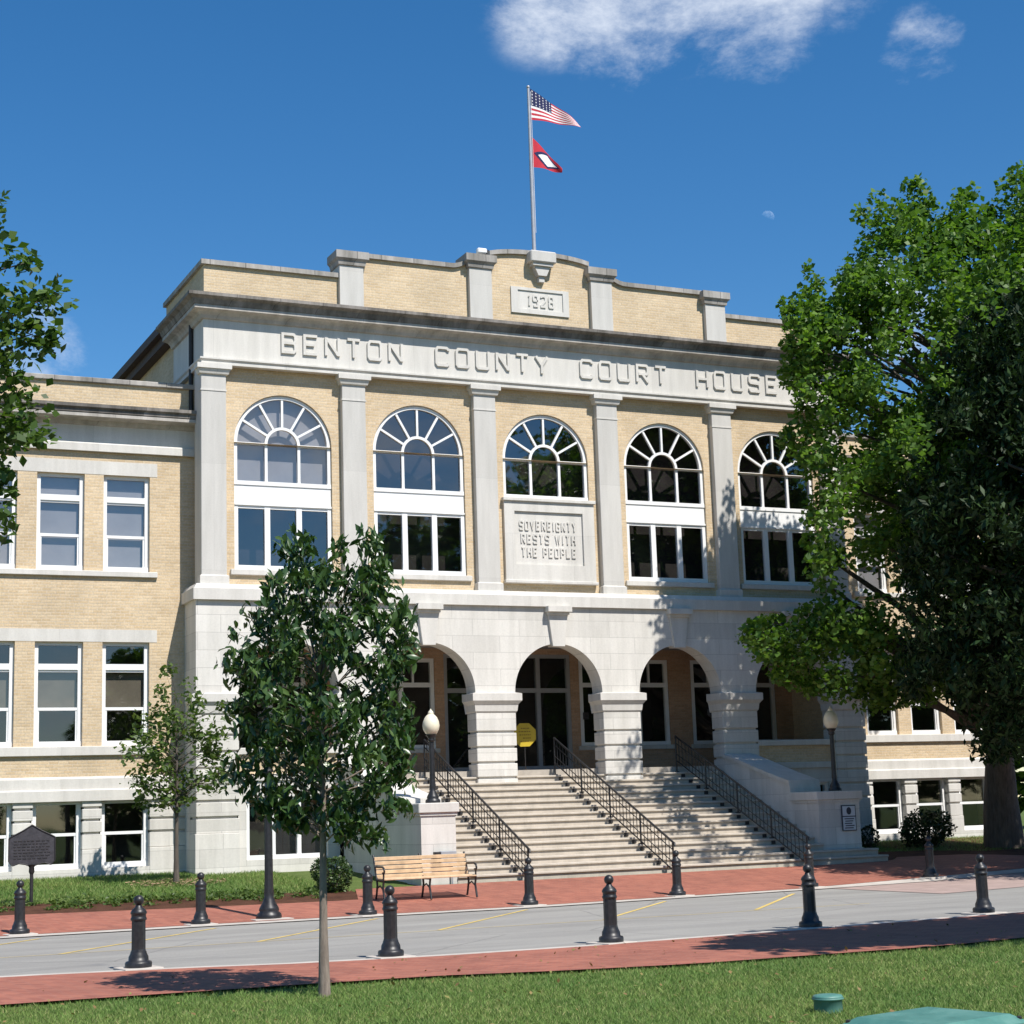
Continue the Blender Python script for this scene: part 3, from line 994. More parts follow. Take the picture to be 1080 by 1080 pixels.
def par_top(x):
    """top line of the parapet brickwork"""
    d = abs(x - 9.0)
    if d < 1.6: return 16.38 + .24 * math.sqrt(max(0, 1 - (d / 1.62) ** 2))
    if d < 2.7:
        t = min(1, max(0, (d - 1.95) / .65)); return 16.02 + .28 * (1 - math.sin(t * math.pi / 2))
    if d < 5.4: return 16.02
    return 15.42


secs = [(-.20, 3.28), (3.92, 6.88), (7.52, 10.48), (11.12, 14.08), (14.72, 18.20)]
pb, pc = MB(), MB()
for x0, x1 in secs:
    nn = 40 if x0 > 3.5 and x1 < 14.5 else 2
    xs = [x0 + (x1 - x0) * i / nn for i in range(nn + 1)]
    xm = (x0 + x1) / 2
    tops = [par_top(min(max(x, x0 + .02), x1 - .02) if nn > 2 else xm) for x in xs]
    for (yl, s) in ((.14, 1), (.5, -1)):
        for i in range(nn):
            pb.add([(xs[i], yl, 14.4), (xs[i + 1], yl, 14.4), (xs[i + 1], yl, tops[i + 1]), (xs[i], yl, tops[i])], [(0, 1, 2, 3)[::s]])
    vs = []
    for x, t in zip(xs, tops):
        vs += [(x, .06, t), (x, .06, t + .12), (x, .58, t + .14), (x, .58, t)]
    fs = []
    for i in range(nn):
        for k in range(4): fs.append((4 * i + k, 4 * i + 4 + k, 4 * i + 4 + (k + 1) % 4, 4 * i + (k + 1) % 4))
    fs += [(0, 1, 2, 3), (4 * nn + 3, 4 * nn + 2, 4 * nn + 1, 4 * nn)]
    pc.add(vs, fs)
pb.box(-.20, .16, .1415, 4.0, 14.4, 15.419); pb.box(17.84, 18.20, .1415, 4.0, 14.4, 15.419)
pc.box(-.28, .24, .58, 4.05, 15.42, 15.54); pc.box(17.76, 18.28, .58, 4.05, 15.42, 15.54)
pc.box(-.28, -.20, .06, .58, 15.42, 15.54); pc.box(18.20, 18.28, .06, .58, 15.42, 15.54)
W(pb, 'parapet_wall', BR)
W(pc, 'parapet_coping', CO)
for x, zt in ((3.6, 16.13), (7.2, 16.44), (10.8, 16.44), (14.4, 16.13)):
    p = MB(); p.box(x - .32, x + .32, .0, .62, 14.45, zt - .36)
    po = W(p, 'parapet_pier', PI)
    q = MB(); q.sweep([(0, zt - .40), (.04, zt - .38), (.06, zt - .28), (.12, zt - .22), (.12, zt - .03), (0, zt)], x - .32, x + .32, 0, .62)
    q.box(x - .32, x + .32, 0, .74, zt - .36, zt - .005)
    sub(q, 'cap', CO, po)
q = MB()
q.wall(8.12, 9.84, 14.98, 15.70, .10, .18, [(8.32, 9.66, 15.10, 15.62)])
q.add([(8.32, .132, 15.1), (9.66, .132, 15.1), (9.66, .132, 15.62), (8.32, .132, 15.62)], [(0, 1, 2, 3)])
dpn = W(q, 'date_panel', TR)
q = MB(); write(q, '1928', 8.62, 9.40, 15.18, .34, .05, .132, .03, .35)
sub(q, 'lettering', TR, dpn)
q = MB()
q.prism([(8.88, 16.02), (9.12, 16.02), (9.24, 16.28), (8.76, 16.28)], -.06, .15)
q.box(8.70, 9.30, -.12, .15, 16.28, 16.36); q.cbox(8.62, 9.38, -.18, .60, 16.36, 16.68, .03)
q.box(8.92, 9.08, -.0, .15, 15.86, 16.02)
W(q, 'pole_bracket', M['stone_pilaster'])

# --- arched windows


def bar(mb, p0, p1, w, y0, y1):
    a_, b_ = Vector(p0), Vector(p1)
    d = (b_ - a_).normalized(); nrm = Vector((-d.y, d.x)) * w / 2
    pts = [a_ + nrm, a_ - nrm, b_ - nrm, b_ + nrm]
    mb.prism([(q.x, q.y) for q in pts], y0, y1)


def ring(mb, cx, cz, r0, r1, y0, y1, n=40):
    vs, fs = [], []
    for i in range(n + 1):
        t = math.pi * i / n
        for r in (r0, r1):
            for y in (y0, y1): vs.append((cx - r * math.cos(t), y, cz + r * math.sin(t)))
    for i in range(n):
        a_, b_ = 4 * i, 4 * i + 4
        fs += [(a_, b_, b_ + 2, a_ + 2), (a_ + 1, a_ + 3, b_ + 3, b_ + 1), (a_, a_ + 1, b_ + 1, b_), (a_ + 2, b_ + 2, b_ + 3, a_ + 3)]
    mb.add(vs, fs)


def half_disc(mb, cx, cz, r, zb, y, n=40):
    pts = [(cx + r * math.cos(math.pi * i / n), y, cz + r * math.sin(math.pi * i / n)) for i in range(n + 1)] + [(cx - r, y, zb), (cx + r, y, zb)]
    mb.add(pts, [tuple(range(len(pts)))])


for i, c in enumerate(CX):
    f_ = MB()
    y0, y1 = .24, .33
    R1 = WR - .01
    ring(f_, c, ZS, R1 - .085, R1, y0, y1)
    f_.box(c - R1, c - R1 + .085, y0, y1, ZF + .1, ZS); f_.box(c + R1 - .085, c + R1, y0, y1, ZF + .1, ZS)
    f_.box(c - R1, c + R1, y0 - .02, y1, ZF, ZF + .1)
    ring(f_, c, ZS, .385, .455, y0 + .01, y1 - .01, 28)
    for s in (-1, 1):
        f_.box(c + s * .385, c + s * .455, y0 + .01, y1 - .01, ZF + .1, ZS)
        xa, xb = sorted((c + s * .455, c + s * (R1 - .085)))
        f_.box(xa, xb, y0 + .012, y1 - .012, ZS - .03, ZS + .03)
    for k in range(1, 6):
        t = math.pi * k / 6
        bar(f_, (c - .44 * math.cos(t), ZS + .44 * math.sin(t)), (c - (R1 - .07) * math.cos(t), ZS + (R1 - .07) * math.sin(t)), .055, y0 + .014, y1 - .014)
    if i != 2:
        f_.box(c - R1, c + R1, y0 + .005, y1, 9.50, ZF)            # spandrel board
        f_.box(c - R1, c + R1, y0 - .03, y1, 9.455, 9.50)
        zl = 7.88
        for xa, xb in ((-R1, -R1 + .10), (-.475, -.335), (.335, .475), (R1 - .10, R1)):
            f_.box(c + xa, c + xb, y0, y1, zl + .10, 9.455)
        f_.box(c - R1, c + R1, y0, y1, zl, zl + .10)
        f_.box(c - R1, c + R1, y0 + .01, y1, 9.38, 9.455)
    wo_ = W(f_, 'window', M['white'])
    g = MB(); half_disc(g, c, ZS, R1 - .05, ZF + .05, .30)
    sub(g, 'pane', M['glass_up'], wo_)
    if i != 2:
        g = MB(); g.add([(c - R1 + .05, .30, 7.93), (c + R1 - .05, .30, 7.93), (c + R1 - .05, .30, 9.42), (c - R1 + .05, .30, 9.42)], [(0, 1, 2, 3)])
        sub(g, 'pane', M['glass_up'] if i == 0 else M['glass'], wo_)
        q = MB(); q.cbox(c - 1.36, c + 1.36, .10, .34, 7.72, 7.86, .012)
        sub(q, 'sill', TR, wo_)
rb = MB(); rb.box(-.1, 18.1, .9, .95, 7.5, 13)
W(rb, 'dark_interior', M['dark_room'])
q = MB()
for i in (0,):
    c = CX[i]; q.add([(c - 1.2, .45, 9.9), (c + 1.2, .45, 9.9), (c + 1.2, .45, 12.25), (c - 1.2, .45, 12.25)], [(0, 1, 2, 3)])
W(q, 'window_blind', M['blind'])

# --- porch
q = MB(); q.box(.0, 18.0, .42, 3.0, 2.70, 2.93); q.box(3.7, 14.3, .30, .5, 2.72, 2.928)
W(q, 'porch_floor', M['floor'])
q = MB(); q.box(-.2, 18.2, .45, 3.1, 6.30, 6.5)
W(q, 'porch_ceiling', M['ceiling'])
holes = [(7.1, 10.9, 2.93, 6.15)] + [(c - 1.43, c + 1.43, 3.62, 6.02) for i, c in enumerate(CX) if i != 2]
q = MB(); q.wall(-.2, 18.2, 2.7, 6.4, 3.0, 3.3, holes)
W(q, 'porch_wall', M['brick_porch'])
for i, c in enumerate(CX):
    if i == 2: continue
    f_ = MB()
    x0, x1 = c - 1.42, c + 1.42
    for xa, xb in ((x0, x0 + .11), (c - .53, c - .40), (c + .40, c + .53), (x1 - .11, x1)):
        f_.box(xa, xb, 3.02, 3.12, 3.72, 5.92)
    f_.box(x0, x1, 3.0, 3.12, 3.62, 3.72); f_.box(x0, x1, 3.02, 3.12, 5.92, 6.02); f_.box(x0, x1, 3.015, 3.12, 5.25, 5.37)
    for xx in (x0 + .60, c, x1 - .60): f_.box(xx - .025, xx + .025, 3.03, 3.11, 5.37, 5.92)
    wo_ = W(f_, 'window', M['white'])
    g = MB(); g.add([(x0 + .03, 3.07, 3.66), (x1 - .03, 3.07, 3.66), (x1 - .03, 3.07, 5.98), (x0 + .03, 3.07, 5.98)], [(0, 1, 2, 3)])
    sub(g, 'pane', M['glass'], wo_)
    q = MB(); q.cbox(x0 - .1, x1 + .1, 2.92, 3.1, 3.50, 3.62, .01)
    sub(q, 'sill', TR, wo_)
f_ = MB()
for xa, xb in ((7.1, 7.2), (8.02, 8.14), (8.97, 9.03), (9.86, 9.98), (10.8, 10.9)):
    f_.box(xa, xb, 3.02, 3.14, 2.93, 6.05)
f_.box(7.2, 10.8, 3.025, 3.135, 5.1, 5.22); f_.box(7.1, 10.9, 3.02, 3.14, 6.05, 6.15); f_.box(7.2, 10.8, 3.03, 3.13, 2.93, 3.1)
do = W(f_, 'entrance_door', M['grey_frame'])
g = MB(); g.add([(7.15, 3.08, 2.98), (10.85, 3.08, 2.98), (10.85, 3.08, 6.1), (7.15, 3.08, 6.1)], [(0, 1, 2, 3)])
sub(g, 'pane', M['glass'], do)
g = MB()
for xx in (8.88, 9.12): g.tube([(xx, 3.0, 3.75), (xx, 2.97, 3.8), (xx, 2.97, 4.2), (xx, 3.0, 4.25)], .015, 6)
sub(g, 'handle', M['box_grey'], do)
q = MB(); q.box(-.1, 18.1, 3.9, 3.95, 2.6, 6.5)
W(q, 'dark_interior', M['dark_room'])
q = MB(); q.cbox(11.25, 11.39, 2.90, 3.0, 4.35, 4.55, .01)
W(q, 'call_box', M['iron_dull'])

# --- wings
WW = [(-2.44, -1.33), (-4.0, -2.89), (-5.56, -4.45)]


def wing(mirror):
    mx = (lambda x: 18 - x) if mirror else (lambda x: x)

    def rx(a_, b_):
        a_, b_ = mx(a_), mx(b_)
        return min(a_, b_), max(a_, b_)
    X0, X1 = rx(-5.95, -.2)
    yf = .95
    hs_ = []
    for w0, w1 in WW:
        a_, b_ = rx(w0, w1)
        hs_ += [(a_, b_, 3.72, 6.15), (a_, b_, 7.84, 10.17)]
    q = MB(); q.wall(X0, X1, 2.95, 10.75, yf, yf + .35, hs_)
    xo = X1 if mirror else X0
    q.add([(xo, yf + .35, .4), (xo, 10, .4), (xo, 10, 12.4), (xo, yf + .35, 12.4)], [(0, 1, 2, 3)])
    q.add([(X0, 10, .4), (X1, 10, .4), (X1, 10, 12.4), (X0, 10, 12.4)], [(0, 1, 2, 3)])
    W(q, 'wing_wall', BR)
    # basement: stone piers between the windows
    xs = [-.2] + [x for w in WW for x in (w[1], w[0])] + [-5.98]
    p = MB()
    for k in range(0, len(xs), 2):
        a_, b_ = rx(xs[k + 1] if k + 1 < len(xs) else -5.98, xs[k])
        rusticated(p, a_, b_, yf - .08, yf + .32, 1.36, 2.50, [1.72, 2.02, 2.30], .05)
        p.cbox(a_ - .0, b_ + .0, yf - .10, yf + .32, .45, 1.355, .01)
    for w0, w1 in WW:
        a_, b_ = rx(w0, w1); p.box(a_, b_, yf - .09, yf + .3, .45, .93)
    W(p, 'basement_pier', ST)
    q = MB()
    x0s, x1s = (X0, X1 - .2) if not mirror else (X0 + .2, X1)
    prof = [(-.02, 2.46), (.11, 2.46), (.11, 2.70), (.07, 2.73), (.05, 2.73), (.05, 2.97), (0, 3.02), (-.1, 3.02)]
    q.sweep(prof, X0, X1, yf - .02, 1.3)
    W(q, 'belt_course', TR)
    sx0, sx1 = rx(-5.75, -1.15)
    for za, zb_ in ((3.50, 3.715), (7.70, 7.835)):
        q = MB(); q.cbox(sx0, sx1, yf - .08, yf + .2, za, zb_, .012)
        W(q, 'sill_course', TR)
    for za, zb_ in ((6.155, 6.45), (10.175, 10.5)):
        q = MB(); q.box(sx0, sx1, yf - .006, yf + .2, za, zb_)
        W(q, 'lintel', TR)
    q = MB()
    q.box(X0, X1, yf - .01, yf + .35, 10.76, 11.50)
    q.sweep([(0, 10.72), (.10, 10.72), (.10, 10.90), (.07, 10.93), (0, 10.94)], X0, X1, yf - .01, 1.3)
    W(q, 'frieze', TR)
    q = MB(); q.sweep([(0, 11.36), (.06, 11.38), (.10, 11.46), (.43, 11.49), (.43, 11.57), (0, 11.58)], X0, X1, yf - .01, 1.3)
    W(q, 'cornice', M['stone_cornice'])
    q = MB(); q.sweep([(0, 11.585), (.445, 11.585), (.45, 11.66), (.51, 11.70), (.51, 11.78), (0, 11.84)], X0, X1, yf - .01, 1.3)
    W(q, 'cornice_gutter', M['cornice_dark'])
    q = MB(); q.box(X0 + .05, X1, yf + .06, yf + .4, 11.7, 12.43)
    W(q, 'parapet_wall', BR)
    q = MB(); q.cbox(X0 - .02, X1, yf - .02, yf + .5, 12.43, 12.555, .015)
    W(q, 'parapet_coping', CO)
    q = MB(); q.box(X0 + .1, X1, yf + .4, 10, 11.9, 12.0)
    W(q, 'roof', M['roof'])
    blinds, lowb = MB(), MB()
    for w0, w1 in WW:
        a_, b_ = rx(w0, w1)
        for z0, z1, zt, zm, bl_ in ((3.72, 6.15, 5.50, 4.58, 0), (7.84, 10.17, 9.52, 8.68, 1), (.93, 2.47, None, 1.70, 2)):
            y0, y1 = yf + .10, yf + .19
            f_ = MB()
            t = .10
            f_.box(a_, a_ + t, y0, y1, z0 + .12, z1 - .08); f_.box(b_ - t, b_, y0, y1, z0 + .12, z1 - .08)
            f_.box(a_, b_, y0 - .02, y1, z0, z0 + .12); f_.box(a_, b_, y0, y1, z1 - .08, z1)
            top = z1 - .08
            if zt:
                f_.box(a_ + t, b_ - t, y0 - .01, y1, zt, zt + .14)
                f_.box(a_ + t, b_ - t, y0 + .02, y1, zt - .05, zt)
            f_.box(a_ + t, b_ - t, y0 + .02, y1, zm - .025, zm + .045)
            f_.box(a_ + t, a_ + t + .04, y0 + .03, y1, z0 + .12, zm - .025); f_.box(b_ - t - .04, b_ - t, y0 + .03, y1, z0 + .12, zm - .025)
            wo_ = W(f_, 'window', M['white'])
            g = MB()
            g.add([(a_ + .03, y1 - .03, z0 + .03), (b_ - .03, y1 - .03, z0 + .03), (b_ - .03, y1 - .03, z1 - .03), (a_ + .03, y1 - .03, z1 - .03)], [(0, 1, 2, 3)])
            sub(g, 'pane', M['glass_up'] if bl_ == 1 else M['glass'], wo_)
            if bl_ == 1: blinds.add([(a_ + .02, y1 + .06, z0 + .02), (b_ - .02, y1 + .06, z0 + .02), (b_ - .02, y1 + .06, z1), (a_ + .02, y1 + .06, z1)], [(0, 1, 2, 3)])
            if bl_ == 0: lowb.add([(a_ + .02, y1 + .06, 4.6), (b_ - .02, y1 + .06, 4.6), (b_ - .02, y1 + .06, 5.5), (a_ + .02, y1 + .06, 5.5)], [(0, 1, 2, 3)])
    W(blinds, 'window_blind', M['blind']); W(lowb, 'window_blind', M['blind_low'])
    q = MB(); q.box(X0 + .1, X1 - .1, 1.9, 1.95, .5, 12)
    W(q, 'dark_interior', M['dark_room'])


wing(False)
wing(True)
# basement triple windows of the end bays
for c, s in ((CX[0], 1), (CX[4], -1)):
    a_, b_ = (c - 1.05, c + .95) if s == 1 else (c - .95, c + 1.05)
    f_ = MB()
    y0, y1 = .10, .20
    ww = (b_ - a_)
    for k in range(4):
        xx = a_ + (ww - .10) * k / 3
        f_.box(xx, xx + .10, y0, y1, 1.08, 2.34)
    f_.box(a_, b_, y0 - .02, y1, .98, 1.08); f_.box(a_, b_, y0, y1, 2.34, 2.42)
    wo_ = W(f_, 'window', M['white'])
    g = MB(); g.add([(a_ + .03, .16, 1.0), (b_ - .03, .16, 1.0), (b_ - .03, .16, 2.4), (a_ + .03, .16, 2.4)], [(0, 1, 2, 3)])
    sub(g, 'pane', M['glass'], wo_)
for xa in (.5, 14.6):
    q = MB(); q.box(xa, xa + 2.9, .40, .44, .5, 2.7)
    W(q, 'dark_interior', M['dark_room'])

# ------------------------------------------------------------------ staircase
SO = (8.8, -5.3, .42)
stair = empty('staircase', SO, 'wide pale stone staircase climbing to the arched porch between two pedestals', 'stairs')
NR, RH, TD = 16, .157, .374
for k in range(NR):
    y = .33 - TD * (NR - 1 - k) - .0
    zt = .42 + RH * (k + 1)
    q = MB()
    x0, x1 = (3.87, 13.78)
    if k < 2: x1 = 15.1
    if k < NR - 1:
        q.box(x0, x1, y + .03, y + TD + .03, .25 if k < 3 else zt - RH - .2, zt - .045)
        q.cbox(x0, x1 + .004, y - .012, y + TD + .03, zt - .05, zt, .010)
    else:
        q.cbox(x0, x1, y, y + .12, zt - RH - .2, zt - .003, .012)
    wpart(q, 'step', M['step'], stair, SO)
for x0, x1, yp, s in ((3.07, 3.87, -5.2, 'l'), (13.78, 14.98, -4.4, 'r')):
    yb = yp + (.8 if s == 'l' else 1.1)
    q = MB()
    q.box(x0, x1, yp, yb, .3, 1.86); q.cbox(x0 - .03, x1 + .03, yp - .03, yb, .3, .75, .01)
    po = wpart(q, 'pedestal', ST, stair, SO)
    q = MB(); q.cbox(x0 - .07, x1 + .07, yp - .07, yb + .05, 1.92, 2.13, .015); q.box(x0 - .03, x1 + .03, yp - .03, yb, 1.862, 1.92)
    wpart(q, 'cap', TR, po, SO)
    xw1 = x1 - .01 if s == 'l' else x1 - .35
    pts = [(-.13, 3.12), (-.5, 3.05), (-1.2, 2.86), (-2.2, 2.58), (-3.2, 2.33), (yb + .05, 2.14)]
    poly = [(-.13, .3), (-.13, 3.12)] + pts[1:] + [(yb + .01, .3)]
    q = MB(); q.prism_x(poly, x0 + .03, xw1)
    po = wpart(q, 'cheek_wall', ST, stair, SO)
    q = MB()
    cp = [(yy, zz + .002) for yy, zz in pts] + [(yy, zz + .10) for yy, zz in reversed(pts)]
    q.prism_x(cp, x0 - .02, xw1 + .04)
    wpart(q, 'coping', TR, po, SO)


def stair_z(y):
    """surface of the flight at y"""
    k = math.floor((y - (.33 - TD * (NR - 1))) / TD)
    return .42 + RH * (min(NR, max(0, k + 1)))


rail0 = None
for x, lab in ((5.4, 'left black iron stair railing, behind the bench'), (9.0, 'middle black iron stair railing running up to the central arch'),
               (12.6, 'right black iron stair railing, shaded by the maple')):
    if rail0 is None:
        rail0 = empty('stair_railing', (x, -5.5, .42), lab, 'railing', 'iron railings on the stairs')
        ya, yb = -5.55, .30
        slope = (2.93 - .55) / (yb - (-5.0))
        zl = lambda y: 2.93 + slope * (y - yb)
        O = (x, -5.5, .42)
        q = MB(); q.tube([(x, ya, zl(ya) + .80), (x, yb, zl(yb) + .80)], .026, 8); q.tube([(x, ya, zl(ya) + .80), (x, ya - .08, zl(ya) + .77), (x, ya - .10, zl(ya) + .70)], .024, 8)
        wpart(q, 'handrail', M['iron'], rail0, O)
        q = MB(); q.tube([(x, ya, zl(ya) + .16), (x, yb, zl(yb) + .16)], .018, 6)
        wpart(q, 'bottom_rail', M['iron'], rail0, O)
        q = MB(); q.tube([(x, ya, zl(ya) + .62), (x, yb, zl(yb) + .62)], .012, 6)
        wpart(q, 'middle_rail', M['iron'], rail0, O)
        q = MB(); q.tube([(x, ya, zl(ya) + .34), (x, yb, zl(yb) + .34)], .012, 6)
        wpart(q, 'middle_rail', M['iron'], rail0, O)
        for k in range(5):
            y = ya + (yb - ya) * k / 4
            q = MB(); q.tube([(x, y, stair_z(y) - .02), (x, y, zl(y) + .80)], .022, 8)
            q.cbox(x - .05, x + .05, y - .05, y + .05, stair_z(y), stair_z(y) + .03, .004)
            wpart(q, 'post', M['iron'], rail0, O)
        for k in range(36):
            if k % 9 == 0: continue
            y = ya + (yb - ya) * k / 36
            q = MB(); q.tube([(x, y, zl(y) + .16), (x, y, zl(y) + .79)], .0095, 5)
            wpart(q, 'baluster', M['iron'], rail0, O)
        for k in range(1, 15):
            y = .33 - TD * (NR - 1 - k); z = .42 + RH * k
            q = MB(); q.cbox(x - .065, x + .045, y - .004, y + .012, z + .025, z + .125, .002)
            wpart(q, 'riser_square', M['iron_dull'], rail0, O)  # flat dark square on each riser under the rail
    else:
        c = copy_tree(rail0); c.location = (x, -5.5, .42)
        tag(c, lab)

# ------------------------------------------------------------------ street furniture
iron = M['iron']
boll = empty('bollard', (0, 0, 0), 'x', 'bollard', 'black ball-topped bollards along the road')
q = MB(); q.cbox(-.25, .25, -.25, .25, -.03, .018, .006)
q.build('pad', M['concrete'], boll)
q = MB()
q.lathe([(.168, .018), (.17, .07), (.160, .09), (.128, .10), (.124, .15), (.104, .19), (.098, .215)], 24)
q.build('base', iron, boll)
q = MB()
q.lathe([(.099, .205), (.092, .24), (.090, .60)], 10, smooth=False)
q.build('shaft', iron, boll)
q = MB()
q.lathe([(.096, .595), (.102, .605), (.102, .625), (.093, .635), (.093, .672), (.103, .68), (.103, .70), (.085, .73), (.044, .765), (.038, .785)], 24)
q.build('collar', iron, boll)
q = MB()
q.lathe([(.038, .78)] + [(.066 * math.sin(t), .845 - .066 * math.cos(t)) for t in [0.5 + (math.pi - .52) * i / 12 for i in range(13)]], 20)
q.build('ball', iron, boll)
spots = [(-5.70, -17.45, 'leftmost bollard of the near row, at the lawn-side path edge'), (-2.63, -18.35, 'near-row bollard just right of the young tree trunk'),
         (.49, -18.55, 'near-row bollard alone in front of the middle of the stairs'), (3.87, -18.35, 'near-row bollard overlapping the foot of the right railing'),
         (7.37, -17.95, 'rightmost bollard of the near row, at the shaded path'),
         (-5.82, -8.95, 'far-row bollard in front of the dark marker sign'), (-2.73, -9.15, 'far-row bollard left of the tall street lamp base'),
         (.35, -9.3, 'far-row bollard beside the round shrub, left of the bench'), (3.68, -9.2, 'far-row bollard at the foot of the left stair railing'),
         (7.13, -8.9, 'far-row bollard at the foot of the middle stair railing'), (10.41, -8.8, 'far-row bollard mostly hidden at the foot of the right railing'),
         (13.87, -8.4, 'rightmost far-row bollard, in front of the right wing windows')]
for i, (x, y, lab) in enumerate(spots):
    o = boll if i == 0 else copy_tree(boll)
    o.location = (x, y, zg(y))
    o.rotation_euler = (0, 0, random.uniform(0, .3))
    tag(o, lab)


def lamp(x, y, z, h, lab, bell, pole_r, globe_s, group):
    """post lamp with acorn globe; h = total height"""
    t = empty('street_lamp', (x, y, z), lab, 'street lamp', group)
    g = globe_s
    zp = h - .58 * g
    q = MB()
    b_ = bell
    q.lathe([(.26 * b_, 0), (.27 * b_, .05 * b_), (.255 * b_, .11 * b_), (.20 * b_, .15 * b_), (.215 * b_, .19 * b_), (.20 * b_, .24 * b_), (.13 * b_, .36 * b_), (.125 * b_, .40 * b_), (.10 * b_, .44 * b_), (pole_r * 1.15, .56 * b_)], 24)
    q.build('base', iron, t)
    q = MB()
    q.lathe([(pole_r * 1.12, .54 * b_), (pole_r, .8 * b_), (pole_r * .85, zp - .12)], 12, smooth=False)
    q.build('post', iron, t)
    q = MB()
    q.lathe([(pole_r * .86, zp - .14), (pole_r * 1.3, zp - .12), (pole_r * 1.3, zp - .09), (.07 * g, zp - .06), (.11 * g, zp - .01), (.12 * g, zp + .02)], 20)
    q.build('collar', iron, t)
    q = MB()
    q.lathe([(.085 * g, zp + .015), (.13 * g, zp + .05 * g), (.175 * g, zp + .13 * g), (.188 * g, zp + .21 * g), (.175 * g, zp + .30 * g), (.135 * g, zp + .39 * g), (.09 * g, zp + .44 * g), (.06 * g, zp + .46 * g)], 24)
    gl = q.build('globe', M['globe'], t)
    q = MB()
    q.lathe([(.06 * g, zp + .455 * g), (.066 * g, zp + .48 * g), (.05 * g, zp + .52 * g), (.02 * g, zp + .55 * g), (.004, zp + .58 * g)], 16)
    q.build('finial', M['globe'], t)
    return t


lamp(3.50, -4.85, 2.13, 2.03, 'lamp with cream globe on the sunlit left stair pedestal', .62, .062, 1.0, 'acorn-globe post lamps')
lamp(14.62, -3.95, 2.13, 2.10, 'lamp with cream globe on the shaded right stair pedestal', .62, .062, 1.0, 'acorn-globe post lamps')
lamp(-1.36, -8.75, .11, 3.35, 'tall black street lamp on the kerb, top hidden behind the young tree', .86, .080, 1.0, 'acorn-globe post lamps')
pd = MB(); pd.cbox(-.36, .36, -.36, .36, -.03, .012, .005)
lp = [o for o in bpy.data.objects if o.name.startswith('street_lamp')][-1]
pd.build('pad', M['concrete'], lp)

# bench
bx, by = 2.28, -7.35
bench = empty('park_bench', (bx, by, zg(by)), 'wooden slat park bench with black iron ends beside the stairs', 'bench', rz=R_(-3))
hw = .96
q = MB()
for k in range(5):
    z = .47 + k * .085; y = .16 + k * .035
    a_ = math.atan2(.035, .085)
    q.cbox(-hw, hw, y - .014, y + .014, z - .036, z + .036, .006)
q.build('backrest', M['wood'], bench)
q = MB()
for k in range(5):
    y = -.30 + k * .095
    q.cbox(-hw, hw, y - .042, y + .042, .415 + (k == 0) * -.008, .445 + (k == 0) * -.008, .006)
q.build('seat', M['wood'], bench)
for xx in (-hw + .0, hw - .0, 0.0):
    q = MB()
    q.tube([(xx, -.34, 0), (xx, -.30, .12), (xx, -.25, .25), (xx, -.30, .40)], .022, 8)
    q.tube([(xx, .24, 0), (xx, .17, .15), (xx, .12, .30), (xx, .15, .42), (xx, .36, .88)], .022, 8)
    q.tube([(xx, -.30, .40), (xx, .15, .40)], .02, 8)
    q.tube([(xx, -.27, .22), (xx, -.05, .30), (xx, .14, .24)], .015, 8)
    q.build('leg', iron, bench)
    if xx != 0:
        q = MB()
        q.tube([(xx, .20, .66), (xx, .0, .66), (xx, -.22, .665), (xx, -.33, .63), (xx, -.35, .57), (xx, -.30, .52), (xx, -.25, .55)], .02, 8)
        q.tube([(xx, -.30, .52), (xx, -.29, .40)], .018, 8)
        q.build('armrest', iron, bench)

# historic marker
mk = empty('marker_sign', (-5.03, -5.3, .40), 'dark cast metal historical marker on a post by the left wing lawn', 'marker sign', rz=R_(-8))
q = MB(); q.tube([(0, 0, -.1), (0, 0, .80)], .035, 10)
q.lathe([(.04, .62), (.055, .66), (.05, .74), (.08, .79)], 12)
q.build('post', M['iron_dull'], mk)
q = MB()
out = [(-.43, .86), (-.36, .78), (-.24, .82), (-.12, .80), (-.05, .77), (.05, .77), (.12, .80), (.24, .82), (.36, .78), (.43, .86), (.43, 1.30), (.36, 1.34), (.18, 1.43), (.0, 1.54), (-.18, 1.43), (-.36, 1.34), (-.43, 1.30)]
q.prism(out, -.028, .028)
pl = q.build('plate', M['marker'], mk)
q = MB()
for s in (-1, 1):
    q.prism([(x * .985, .865 + (z - .865) * .985) for x, z in out], s * .028, s * .034)
q = MB()
for i in range(len(out)):
    (a_, b_), (c_, d_) = out[i], out[(i + 1) % len(out)]
    q.tube([(a_, -.03, b_), (c_, -.03, d_)], .013, 6)
for k in range(7):
    z = 1.24 - k * .055
    x = -.34
    while x < .30:
        w_ = random.uniform(.03, .09); q.cbox(x, min(x + w_, .34), -.034, -.027, z - .012, z + .012, .002); x += w_ + .025
q.build('raised_text', M['iron_dull'], mk)

# yellow sign in the porch
ys = empty('standing_sign', (8.78, 1.6, 2.93), 'yellow octagonal sign on a thin stand in the central arch', 'sign', rz=R_(-12))
q = MB()
q.prism([(.33 * math.cos(R_(22.5 + 45 * k)), .95 + .33 * math.sin(R_(22.5 + 45 * k))) for k in range(8)], -.012, .012)
yp = q.build('sign_board', M['yellow_sign'], ys)
q = MB()
for k, (x0, x1) in enumerate(((-.10, .12), (-.16, .17), (-.14, .16), (-.05, .14), (-.12, .10))):
    z = 1.12 - k * .085
    x = x0
    while x < x1:
        w_ = random.uniform(.025, .06); q.box(x, x + w_, -.016, -.011, z - .012, z + .012); x += w_ + .02
q.build('lettering', M['sign_ink'], yp)
q = MB(); q.tube([(0, .02, .02), (0, .02, .70)], .016, 8)
q.build('pole', M['iron_dull'], ys)
q = MB(); q.lathe([(.20, 0), (.20, .02), (.05, .04), (.02, .06)], 16)
q.build('base', M['iron_dull'], ys)

